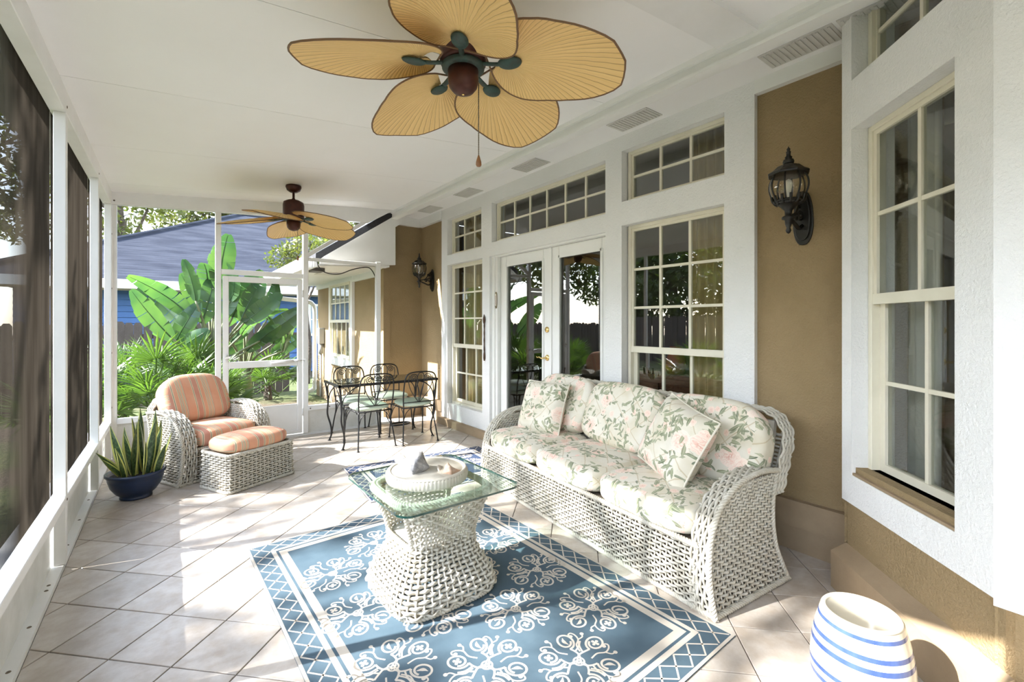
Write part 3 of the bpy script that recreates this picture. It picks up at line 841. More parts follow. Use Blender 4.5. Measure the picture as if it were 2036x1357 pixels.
palm_leaf = leaf_material('palmetto_leaf', (0.045,0.10,0.022), (0.12,0.19,0.04), 0.3, 0.4)
bark = M('bark', (0.065,0.05,0.038), 0.95, var=(6,(0.11,0.09,0.07)), bump=(18,0.9,0.05))
stalk_m = M('stalk', (0.16,0.20,0.09), 0.6, var=(6,(0.12,0.12,0.07)))

def foliage(blobs, n, size, seed):
    r = np.random.default_rng(seed)
    B = MB()
    w = np.array([b[3]**3 for b in blobs]); w = w/w.sum()
    idx = r.choice(len(blobs), n, p=w)
    cen = np.array([b[:3] for b in blobs])[idx]; rad = np.array([b[3] for b in blobs])[idx]
    d = r.normal(size=(n,3)); d /= np.linalg.norm(d, axis=1)[:,None]
    p = cen + d * (rad * r.uniform(0.25, 1.0, n)**0.55)[:,None] * np.array([1,1,0.75])
    a = r.normal(size=(n,3)); a /= np.linalg.norm(a, axis=1)[:,None]
    b = np.cross(a, r.normal(size=(n,3))); b /= np.linalg.norm(b, axis=1)[:,None]
    s = size * r.uniform(0.6, 1.4, n)[:,None]
    V = np.stack([p - a*s, p + b*s*0.42, p + a*s, p - b*s*0.42], 1).reshape(-1,3)
    B.add(V, np.arange(4*n).reshape(-1,4))
    return B
def tree(name, label, loc, h, blobs, n, size, leafm, seed, trunk_r=0.2, group=None, lean=(0,0)):
    t = thing(name, label, 'tree', loc, 0, group)
    r = random.Random(seed)
    zlow = min(b[2]-b[3] for b in blobs)
    tr = MB()
    top = (lean[0], lean[1], h*0.62)
    pts = spline([(0,0,-0.15),(lean[0]*.2+r.uniform(-.1,.1),lean[1]*.2,h*.2),(lean[0]*.55,lean[1]*.55+r.uniform(-.15,.15),h*.42),top], 4)
    tr.tube(pts, np.linspace(trunk_r, trunk_r*.55, len(pts)), 8)
    tr.build('trunk', bark, t, True)
    br = MB()
    for b in blobs:
        s = pts[r.randint(len(pts)//2, len(pts)-1)]
        e = np.array(b[:3])
        m = (s+e)/2 + np.array([r.uniform(-.3,.3), r.uniform(-.3,.3), r.uniform(-.1,.4)])
        q = spline([s, m, e], 4)
        br.tube(q, np.linspace(trunk_r*.45, trunk_r*.12, len(q)), 6)
        for k in range(5):
            e2 = e + np.array([r.uniform(-1,1), r.uniform(-1,1), r.uniform(-.6,.8)])*b[3]*0.8
            br.tube(spline([m*(0.3)+e*0.7, (e+e2)/2+np.array([0,0,.15]), e2], 3), np.linspace(trunk_r*.16, trunk_r*.04, 7), 5)
    br.build('branches', bark, t, True)
    foliage(blobs, n, size, seed).build('crown', leafm, t, False, kind='stuff')
    return t
# oaks behind the blue house
tree('oak_tree', 'oak with a forked dark trunk above the left end of the blue roof', (-2.6, 31, 0), 11, [(-1.8,0,8.5,1.9),(0.3,0,10.6,2.2),(1.8,.5,8.2,1.7),(-3.2,0.5,6.2,1.5),(0.2,0.2,6.4,1.3)], 4200, 0.17, oak_leaf, 1, 0.34, 'oaks behind the blue house', (0.6,0))
tree('oak_tree', 'oak leaning right above the middle of the blue roof slope', (1.7, 36.6, 0), 13, [(1.5,0,10.4,2.2),(3.5,0,12.0,2.2),(-.6,.5,11.2,1.6),(2.4,0,8.6,1.6),(0.1,0,9.0,1.6),(-1.3,0,7.8,1.5)], 6200, 0.17, oak_leaf, 2, 0.36, 'oaks behind the blue house', (1.6,0))
tree('oak_tree', 'oak crown showing at the right above the blue roof ridge', (10.5, 31.5, 0), 13, [(0,0,9.5,2.6),(-2.4,0,10.5,2.0),(2.4,0,10.5,2.2)], 3600, 0.18, oak_leaf, 3, 0.36, 'oaks behind the blue house')
tree('oak_tree', 'oak at the far left corner beyond the blue roof', (-8.0, 27, 0), 11, [(0,0,8.0,2.4),(1.8,0,6.4,1.9),(-1.6,0,9.6,2.0),(3.0,0,9.0,1.8)], 4200, 0.17, oak_leaf, 4, 0.33, 'oaks behind the blue house')
# small leafy tree by the wing
tree('leafy_tree', 'small glossy tree beside the wing eave under the far fan', (2.75, 12.3, 0), 4.0, [(0,0,3.25,0.62),(-.55,0,3.0,0.42),(.6,.1,3.3,.5),(.9,.2,3.75,.5)], 2600, 0.055, oak_leaf, 6, 0.07)
# garden trees on the left, throwing the dappled shade
G = 'garden trees on the left'
tree('garden_tree', 'slender garden tree beyond the left screens, nearest the far corner', (-8.2, 6.9, 0), 9, [(-.8,0,7.0,1.3),(.2,-1.0,6.0,0.9),(-1.6,.9,7.9,1.1)], 360, 0.15, oak_leaf, 11, 0.2, G)
tree('garden_tree', 'slender garden tree beyond the left screens, midway along the porch', (-10.6, 3.9, 0), 10, [(1.4,0.9,9.0,0.9),(1.4,2.3,9.3,0.9),(0,0,8.4,1.3),(0.9,0.9,7.2,1.0),(-.6,-1.0,7.9,1.1)], 1300, 0.15, dark_leaf, 12, 0.2, G)
tree('garden_tree', 'slender garden tree beyond the left screens, nearest the camera', (-8.2, 0.9, 0), 9, [(-.8,0,7.2,1.4),(-.8,1.2,7.5,1.2),(0,-1.2,6.3,1.1)], 1300, 0.15, oak_leaf, 13, 0.2, G)
tree('garden_tree', 'broad dark tree behind the far end of the left garden fence', (-15.4, 14.4, 0), 9, [(0,0,4.6,2.8),(1.2,-2.8,4.2,2.1),(-.5,2.5,4.6,2.4),(0.5,5,4.0,2.0)], 5200, 0.2, dark_leaf, 14, 0.3, G)
tree('garden_tree', 'broad dark tree behind the middle of the left garden fence', (-15.4, 5.2, 0), 8, [(0,0,3.9,2.2),(0.2,-2.4,3.6,1.9),(0,2.4,3.8,2.0)], 4200, 0.2, dark_leaf, 15, 0.3, G)
tree('garden_tree', 'broad dark tree behind the near end of the left garden fence', (-15.4, -4.0, 0), 8, [(0,0,3.8,2.2),(0.2,-2.4,3.4,1.9),(0,2.4,3.6,2.0)], 3600, 0.2, dark_leaf, 16, 0.3, G)
tree('garden_tree', 'tall oak far behind the left corner of the garden', (-14.0, 22.0, 0), 12, [(0,0,6.5,3.0),(2.5,-1,5.2,2.2),(-2.0,0,7.5,2.2),(1.5,1,9.0,2.0)], 5200, 0.2, oak_leaf, 17, 0.35, G)
tree('garden_tree', 'pale oak far out beyond the left garden fence', (-21.5, 9.0, 0), 12, [(0,0,6.0,3.4),(0,-4.5,5.6,3.0),(0,4.5,6.0,3.0)], 5200, 0.24, oak_leaf, 18, 0.35, G)

tree('garden_tree', 'added unseen dense oak behind the camera, blocking sky light on the bay', (-7.0, -9.0, 0), 9, [(0,0,4.5,2.6),(2.5,0,4.0,2.0),(-2.5,0,4.4,2.2),(0,0,2.2,1.8)], 4200, 0.22, dark_leaf, 19, 0.3, G)  # added out of view to screen off sky that brightens the bay front
for k, (y, lab) in enumerate(((-6.5,'at the near end'),(-2.6,'second from the near end'),(1.6,'third from the near end'),(5.6,'in the middle'),(9.6,'fifth from the near end'),(13.4,'at the far end'))):
    tree('hedge_shrub', 'tall dark shrub behind the left garden fence, ' + lab, (-11.2, y, 0), 3.6, [(0,-0.9,2.0,1.1),(0,0,2.7,1.25),(0,0.9,2.0,1.1)], 2200, 0.13, dark_leaf, 60+k, 0.1, 'shrubs behind the left fence')
# giant bird of paradise
def paddle(L, Wd, seed, droop=0.25, fold=0.35):
    r = random.Random(seed); b = MB()
    ns = 7
    def mid(t): return np.array([0.0, -droop*L*t*t*0.9, L*t*(1-0.18*droop*t)])
    def wid(t): return Wd*0.5*(math.sin(PI*min(1, t*0.93+0.05))**0.55)*(1 - 0.15*t)
    for sgn in (-1, 1):
        cuts = sorted([0.0, 1.0] + [min(.96, max(.04, (k+r.uniform(-.3,.3))/ns)) for k in range(1, ns)])
        for a, c in zip(cuts[:-1], cuts[1:]):
            dz = r.uniform(-0.10, 0.10); gap = 0.008 if r.random() < 0.22 else 0.0
            n = 4
            A = np.zeros((n+1, 4, 3))
            for i in range(n+1):
                t = a + gap + (c - a - 2*gap)*i/n
                m0 = mid(t)
                for j in range(4):
                    q = j/3; w = wid(t)*q
                    A[i, j] = m0 + np.array([sgn*w*math.cos(fold), -w*math.sin(fold)*(-1) - dz*w*q*1.4 - 0.25*w*q, 0.10*w*q])
            b.grid(A)
    pts = [mid(t) + np.array([0, 0.006, 0]) for t in np.linspace(0, .97, 9)]
    b.tube(pts, np.linspace(0.014, 0.003, 9), 5)
    return b
pads = [paddle(0.95, 0.40, 30+k, dr, fo).mesh('leaf', bop_leaf, True) for k, (dr, fo) in enumerate(((0.15,0.3),(0.4,0.25),(0.7,0.15),(1.0,0.4),(0.3,0.05)))]
def paradise(label, loc, n, seed, spread, hmin, hmax, s0, lookx=0.0):
    t = thing('bird_of_paradise', label, 'plant', loc, 0, 'giant birds of paradise behind the far screen')
    r = random.Random(seed)
    MB().tube([(0,0,-0.1),(0.02,0,0.35),(0.0,0,0.75)], [0.11, 0.10, 0.07], 8).build('stem', stalk_m, t, True)
    for k in range(n):
        u = (k + 0.5)/n*2 - 1
        a = u*1.25 + r.uniform(-.25,.25)
        hgt = hmin + (hmax-hmin)*(1-abs(u))**0.8*r.uniform(0.6, 1.0)
        ex, ey = math.sin(a)*spread*r.uniform(.5,1), r.uniform(-.55,.35)*spread
        base = np.array([ex, ey, hgt])
        pts = spline([(0.03*u,0,0.5),(ex*.35,ey*.35,0.5+(hgt-.5)*.6),base], 5)
        MB().tube(pts, np.linspace(0.028, 0.014, len(pts)), 6).build('stalk', stalk_m, t, True)
        lf = obj('leaf', pads[r.randrange(5)], t, base)
        s = s0*r.uniform(.75,1.1); lf.scale = (s, s, s)
        lf.rotation_euler = (r.uniform(-.5,.35), a*0.9 + r.uniform(-.3,.3), r.uniform(-0.9,0.9) + (PI if r.random() < .25 else 0))
    return t
paradise('giant bird of paradise with torn paddle leaves left of the screen door', (0.52, 8.5, -0.1), 19, 3, 0.72, 0.95, 2.35, 0.88)
paradise('giant bird of paradise with drooping leaves behind the screen door', (1.05, 9.3, -0.1), 11, 8, 0.95, 0.8, 1.75, 0.85)
# extra drooping leaf seen through the door
# saw palmettos
def frond(seed, n=19, L=0.46):
    r = random.Random(seed); b = MB()
    for k in range(n):
        a = (k/(n-1) - .5)*R(215) + r.uniform(-.05,.05)
        l = L*(1 - 0.28*abs(k/(n-1)-.5)*2)*r.uniform(.9,1.05); w = 0.015
        d = np.array([math.sin(a), 0, math.cos(a)]); s = np.array([math.cos(a), 0, -math.sin(a)])
        dr = r.uniform(.05,.30)
        p0, p1, p2 = d*0.03, d*l*.55 + np.array([0,-.03*dr,0]), d*l + np.array([0,-.28*dr*l*2,-.12*dr])
        up = np.array([0, 0.007, 0])
        b.add([p0-s*w*.35, p0+up, p0+s*w*.35, p1-s*w, p1+up, p1+s*w, p2], [(0,1,4,3),(1,2,5,4),(3,4,6),(4,5,6)])
    b.tube([(0,0,0.03),(0,0.02,-.25),(0,0.05,-.6)], [.008,.009,.011], 5)
    return b
fronds = [frond(50+k).mesh('frond', palm_leaf, False) for k in range(4)]
def palmetto(label, loc, n, seed, rad, hgt):
    t = thing('saw_palmetto', label, 'plant', loc, 0, 'saw palmettos outside the screens')
    r = random.Random(seed)
    MB().tube([(0,0,-.1),(0,0,0.25)], [0.09,0.06], 8).build('stem', bark, t)
    for k in range(n):
        a = k*2.4 + r.uniform(-.3,.3)
        q = math.sqrt((k+.5)/n)
        lean = q*R(62)
        rr = rad*q*r.uniform(.75,1)
        f = obj('frond', fronds[r.randrange(4)], t, (rr*math.cos(a), rr*math.sin(a), hgt*(1-.62*q*q)*r.uniform(.85,1.08)))
        s = r.uniform(.8,1.15); f.scale = (s, s, s)
        f.rotation_euler = Matrix.Rotation(a + PI/2, 3, 'Z').to_4x4().to_euler()
        f.rotation_euler = (Matrix.Rotation(a + PI/2, 3, 'Z') @ Matrix.Rotation(lean*r.uniform(.7,1.15), 3, 'X')).to_euler()
    return t
palmetto('saw palmetto hard against the far screen behind the armchair', (-0.15, 7.15, -0.1), 24, 21, 0.55, 1.05)
palmetto('saw palmetto in the left corner outside the far screen', (-0.95, 7.5, -0.1), 24, 22, 0.6, 0.95)
palmetto('saw palmetto between the armchair and the screen door, outside', (0.42, 7.30, -0.1), 20, 23, 0.42, 0.80)
palmetto('taller saw palmetto at the back left under the blue wall', (-0.55, 8.6, -0.1), 26, 24, 0.6, 1.0)
palmetto('small saw palmetto beside the stems of the bird of paradise', (0.25, 8.0, -0.1), 20, 25, 0.55, 1.10)
palmetto('saw palmetto low by the fence behind the screen door', (1.55, 10.2, -0.1), 14, 26, 0.55, 0.75)
palmetto('saw palmetto in the left garden beside the middle screen', (-2.4, 5.2, -0.1), 20, 27, 0.7, 0.95)
palmetto('saw palmetto in the left garden nearer the camera', (-2.7, 2.6, -0.1), 20, 28, 0.7, 0.9)
# ------------------------------------------------------------------ fabrics and wicker
MAT['wicker'] = M('white_wicker', (0.56, 0.535, 0.465), 0.55, var=(14, (0.48, 0.44, 0.355)), bump=(160, 0.25, 0.003))
MAT['hollow_shade'] = M('hollow_shade', (0.10, 0.07, 0.045), 0.9)  # dark brown standing in for the shade inside the hollow wicker
MAT['deck_board'] = M('deck_board', (0.25, 0.20, 0.14), 0.9)

def floral():
    t = NT('floral_chintz')
    uv = t.coord('UV')
    warp = t.vmath('SUBTRACT', t.noise(uv, 9, 2).outputs['Color'], (0.5,0.5,0.5))
    uvw = t.vmath('ADD', uv, t.vmath('SCALE', warp, scale=0.022))
    base = t.mix(t.maprange(t.noise(uv, 5, 3).outputs[0], 0.4, 0.65), (0.72,0.685,0.59), (0.64,0.585,0.45))
    # trellis of thin canes
    vr = t.n('ShaderNodeVectorRotate', rotation_type='Z_AXIS'); t.set(vr.inputs['Vector'], uvw); vr.inputs['Angle'].default_value = 0.72
    sx = t.n('ShaderNodeSeparateXYZ'); t.set(sx.inputs[0], vr.outputs[0])
    def line(c, period, w):
        q = t.math('ABSOLUTE', t.math('SUBTRACT', t.math('FRACT', t.math('MULTIPLY', c, 1/period)), 0.5))
        return t.math('LESS_THAN', q, w/period/2)
    tl = t.math('MAXIMUM', line(sx.outputs[0], 0.15, 0.006), line(sx.outputs[1], 0.15, 0.006))
    col = t.mix(t.math('MULTIPLY', tl, 0.55), base, (0.46,0.36,0.20))
    def cell(scale, off, warpamt):
        v = t.vmath('ADD', t.vmath('SCALE', uvw, scale=scale), off)
        vo = t.n('ShaderNodeTexVoronoi', voronoi_dimensions='2D', feature='F1'); t.set(vo.inputs['Vector'], v)
        vo.inputs['Scale'].default_value = 1.0; vo.inputs['Randomness'].default_value = 0.85
        loc = t.vmath('SUBTRACT', v, vo.outputs['Position'])
        sc = t.n('ShaderNodeSeparateColor'); t.set(sc.inputs[0], vo.outputs['Color'])
        return loc, sc, vo
    clump = t.noise(uv, 7.5, 1).outputs[0]
    def leaves(col, scale, off, a, b, lo, c1, c2):
        loc, sc, vo = cell(scale, off, 0)
        rt = t.n('ShaderNodeVectorRotate', rotation_type='Z_AXIS'); t.set(rt.inputs['Vector'], loc); t.set(rt.inputs['Angle'], t.math('MULTIPLY', sc.outputs[0], 6.283))
        s2 = t.n('ShaderNodeSeparateXYZ'); t.set(s2.inputs[0], rt.outputs[0])
        xx = t.math('DIVIDE', s2.outputs[0], a)
        wv = t.math('MULTIPLY', t.math('SUBTRACT', 1.0, t.math('MULTIPLY', xx, xx)), b)
        m = t.math('GREATER_THAN', wv, t.math('ABSOLUTE', s2.outputs[1]))
        m = t.math('MULTIPLY', m, t.math('GREATER_THAN', t.math('ADD', clump, t.math('MULTIPLY', sc.outputs[1], 0.16)), lo))
        vein = t.math('LESS_THAN', t.math('ABSOLUTE', s2.outputs[1]), 0.025)
        side = t.math('GREATER_THAN', s2.outputs[1], 0.0)
        c = t.mix(sc.outputs[2], c1, c2)
        c = t.mix(t.math('MULTIPLY', side, 0.30), c, (0.42,0.44,0.30))
        c = t.mix(t.math('MULTIPLY', vein, 0.5), c, (0.55,0.55,0.40))
        return t.mix(t.math('MULTIPLY', m, 0.92), col, c)
    col = leaves(col, 17, (3.1,7.7,0), 0.58, 0.17, 0.585, (0.20,0.23,0.14), (0.40,0.40,0.26))
    col = leaves(col, 24, (11.3,2.2,0), 0.60, 0.15, 0.60, (0.10,0.13,0.08), (0.26,0.28,0.18))
    # roses
    def roses(col, scale, off, r0, lo):
        loc, sc, vo = cell(scale, off, 0)
        d = t.vmath('LENGTH', loc)
        nz = t.noise(t.vmath('SCALE', uv, scale=scale), 5.5, 2).outputs[0]
        d2 = t.math('ADD', d, t.math('MULTIPLY', t.math('SUBTRACT', nz, 0.5), 0.22))
        rad = t.math('MULTIPLY_ADD', sc.outputs[0], 0.12, r0)
        m = t.math('LESS_THAN', d2, rad)
        m = t.math('MULTIPLY', m, t.math('GREATER_THAN', sc.outputs[2], lo))
        ring = t.math('FRACT', t.math('ADD', t.math('MULTIPLY', d2, 9.0), t.math('MULTIPLY', nz, 3.0)))
        c = t.ramp(ring, [(0.0,(0.62,0.27,0.20)),(0.25,(0.78,0.45,0.36)),(0.6,(0.84,0.62,0.52)),(1.0,(0.86,0.76,0.66))])
        c = t.mix(t.maprange(d2, 0.02, 0.36), c, (0.85,0.72,0.62))
        return t.mix(t.math('MULTIPLY', m, 0.9), col, c)
    col = roses(col, 5.6, (5.5,1.4,0), 0.27, 0.40)
    col = roses(col, 12.5, (1.5,9.4,0), 0.20, 0.72)
    col = leaves(col, 15, (6.6,4.9,0), 0.58, 0.16, 0.60, (0.13,0.16,0.09), (0.28,0.30,0.18))
    nm = t.bump(t.noise(uv, 28, 3).outputs[0], 0.25, 0.004)
    return t.done(t.bsdf(col, 0.75, 0, nm, 0.3, 0, 0.1))
MAT['floral'] = floral()

def stripes():
    t = NT('striped_canvas')
    uv = t.coord('UV'); s = t.n('ShaderNodeSeparateXYZ'); t.set(s.inputs[0], uv)
    f = t.math('FRACT', t.math('MULTIPLY', s.outputs[0], 1/0.235))
    O, P_, G, Y = (0.64,0.31,0.19), (0.52,0.235,0.165), (0.19,0.21,0.15), (0.66,0.54,0.36)
    cr = [(0,O),(0.17,Y),(0.195,G),(0.215,Y),(0.24,P_),(0.42,Y),(0.445,G),(0.465,Y),(0.49,O),(0.62,Y),(0.64,G),(0.655,Y),(0.675,P_),(0.70,Y),(0.72,G),(0.735,Y),(0.755,O),(0.80,Y),(0.82,G),(0.835,Y),(0.855,P_),(0.88,O)]
    c = t.ramp(f, cr, 'CONSTANT')
    c = t.mix(t.maprange(t.noise(uv, 6, 3).outputs[0], 0.4, 0.7, 0, 0.25), c, (0.70,0.52,0.38))
    nm = t.bump(t.noise(uv, 24, 3).outputs[0], 0.3, 0.006)
    return t.done(t.bsdf(c, 0.8, 0, nm, 0.3))
MAT['stripes'] = stripes()

def weave(b, S, nst, nrows, r, amp, samples=4, stakes=True, stake_r=None, closed=False, parity=0, side=1.0, rb=None):
    """horizontal strands (along u) passing over and under stakes (along v) on the surface S(u, v)"""
    e = 1e-3; rb = rb or r*1.1
    def nrm(U, V):
        a = S(U+e, V) - S(U-e, V); c = S(U, V+e) - S(U, V-e)
        n = np.cross(a, c); n /= np.maximum(np.linalg.norm(n, axis=-1, keepdims=True), 1e-12)
        return n*side
    m = nst*samples + (0 if closed else 1)
    U = np.arange(m)/(nst*samples)
    if not closed: U = np.clip(U, 1e-3, 1-1e-3)
    for j in range(nrows):
        V = np.full(m, (j+0.5)/nrows)
        N = nrm(U, V)
        P = S(U, V) + N*(amp*np.cos(PI*U*nst + PI*((j+parity) % 2)))[:, None]
        if closed: T = np.roll(P,-1,0) - np.roll(P,1,0)
        else: T = np.gradient(P, axis=0)
        T /= np.maximum(np.linalg.norm(T, axis=1), 1e-9)[:,None]
        B = np.cross(T, N)
        V4 = np.stack([P + N*r, P + B*rb, P - N*r, P - B*rb], 1).reshape(-1,3)
        i = np.arange(m if closed else m-1); i2 = (i+1) % m
        F = np.concatenate([np.stack([i*4+k, i2*4+k, i2*4+(k+1)%4, i*4+(k+1)%4], 1) for k in range(4)])
        b.add(V4, F)
    if stakes:
        sr = stake_r or r*0.9
        nv = max(6, nrows)
        for k in range(nst + (0 if closed else 1)):
            V = np.clip(np.linspace(0,1,nv), 1e-3, 1-1e-3)
            P = S(np.full(nv, min(max(k/nst, 1e-3), 1-1e-3)), V)
            b.tube(P, sr, 4, cap=False)
    return b
def braid(b, path, rad=0.011, r=0.007, pitch=0.05, strands=3, closed=False, per=6):
    P = np.asarray(path, float)
    if closed: P = np.vstack([P, P[:1]])
    seg = np.linalg.norm(np.diff(P, axis=0), axis=1); L = np.concatenate([[0], np.cumsum(seg)])
    turns = max(1, round(L[-1]/pitch)); n = turns*per
    s = np.linspace(0, L[-1], n+1)
    Q = np.stack([np.interp(s, L, P[:,k]) for k in range(3)], 1)
    T = np.gradient(Q, axis=0); T /= np.maximum(np.linalg.norm(T, axis=1), 1e-9)[:,None]
    ref = np.array([0,0,1.0]); N = np.zeros_like(Q); nn = None
    for i in range(n+1):
        if nn is None:
            rf_ = ref if abs(T[0]@ref) < .9 else np.array([1.0,0,0]); nn = rf_
        nn = nn - T[i]*(nn@T[i]); nn = nn/np.linalg.norm(nn); N[i] = nn
    B = np.cross(T, N)
    for k in range(strands):
        a = 2*PI*(s/L[-1]*turns + k/strands)
        b.tube(Q + rad*(np.cos(a)[:,None]*N + np.sin(a)[:,None]*B), r, 5, cap=False)
    return b

def cushion(w, d, h, k=5.0, crown=0.02, n=14, offs=(0,0), taper=None, kz=None):
    """rounded upholstered block centred on the origin, UVs in metres"""
    lin = np.linspace(-1, 1, n)
    lin = np.sign(lin)*np.abs(lin)**0.8
    X, Y = np.meshgrid(lin, lin, indexing='ij'); O = np.ones_like(X)
    faces = []; verts = []; uvs = []
    for (a, axis) in ((np.stack([X,Y,O],-1),2),(np.stack([X,-Y,-O],-1),2),(np.stack([X,-O,Y],-1),1),(np.stack([X,O,-Y],-1),1),(np.stack([O,X,Y],-1),0),(np.stack([-O,X,-Y],-1),0)):
        l = (np.abs(a)**k).sum(-1)**(1/k)
        p = a/l[...,None]
        q = p*np.array([w/2, d/2, h/2])
        bul = crown*np.clip(1-p[...,0]**2,0,1)*np.clip(1-p[...,1]**2,0,1)
        q[...,2] += np.sign(p[...,2])*bul*np.clip(np.abs(p[...,2])*1.4,0,1)
        q[...,1] += np.sign(p[...,1])*0.5*crown*np.clip(1-p[...,0]**2,0,1)*np.clip(1-p[...,2]**2,0,1)
        if taper is not None: q = taper(q)
        if axis == 2: uv = np.stack([q[...,0]+offs[0], q[...,1]+offs[1]],-1)
        elif axis == 1: uv = np.stack([q[...,0]+offs[0], q[...,2]-d/2-h/2+offs[1]],-1)
        else: uv = np.stack([q[...,2]+w/2+offs[0]+h/2, q[...,1]+offs[1]],-1)
        base = len(verts)*n*n
        verts.append(q.reshape(-1,3)); uvs.append(uv.reshape(-1,2))
        for i in range(n-1):
            for j in range(n-1):
                faces.append((base+i*n+j, base+(i+1)*n+j, base+(i+1)*n+j+1, base+i*n+j+1))
    V = np.concatenate(verts); UV = np.concatenate(uvs)
    key = np.round(V, 5); _, first, inv = np.unique(key, axis=0, return_index=True, return_inverse=True)
    inv = inv.ravel()
    b = MB(); b.v.append(V[first]); b.nv = len(first)
    for f in faces:
        g = tuple(int(inv[i]) for i in f)
        if len(set(g)) < 3: continue
        b.f.append(g); b.mi.append(0); b.uv[len(b.f)-1] = [tuple(UV[i]) for i in f]
    return b
def pillow(w, h, t, n=16, offs=(0,0)):
    lin = np.linspace(-1,1,n); X, Y = np.meshgrid(lin, lin, indexing='ij')
    th = t/2*np.sqrt(np.clip((1-X**4)*(1-Y**4),0,1))**0.9 + 0.004
    px = X*w/2*(1-0.055*(1-Y**2)); pz = Y*h/2*(1-0.055*(1-X**2))
    b = MB()
    uv = np.stack([px+offs[0], pz+offs[1]],-1)
    wr = 0.006*np.sin(9*X+4*Y)*(1-X**2)*(1-Y**2)
    b.grid(np.stack([px,-th+wr,pz],-1), uv=uv)
    b.grid(np.stack([px,th+wr,pz],-1)[::-1], uv=uv[::-1])
    rim = [(px[i,0],0,pz[i,0]) for i in range(n)] + [(px[-1,j],0,pz[-1,j]) for j in range(1,n)] + [(px[i,-1],0,pz[i,-1]) for i in range(n-2,-1,-1)] + [(px[0,j],0,pz[0,j]) for j in range(n-2,0,-1)]
    nb = b.nv
    b.tube(rim, 0.007, 6, closed=True)
    return b

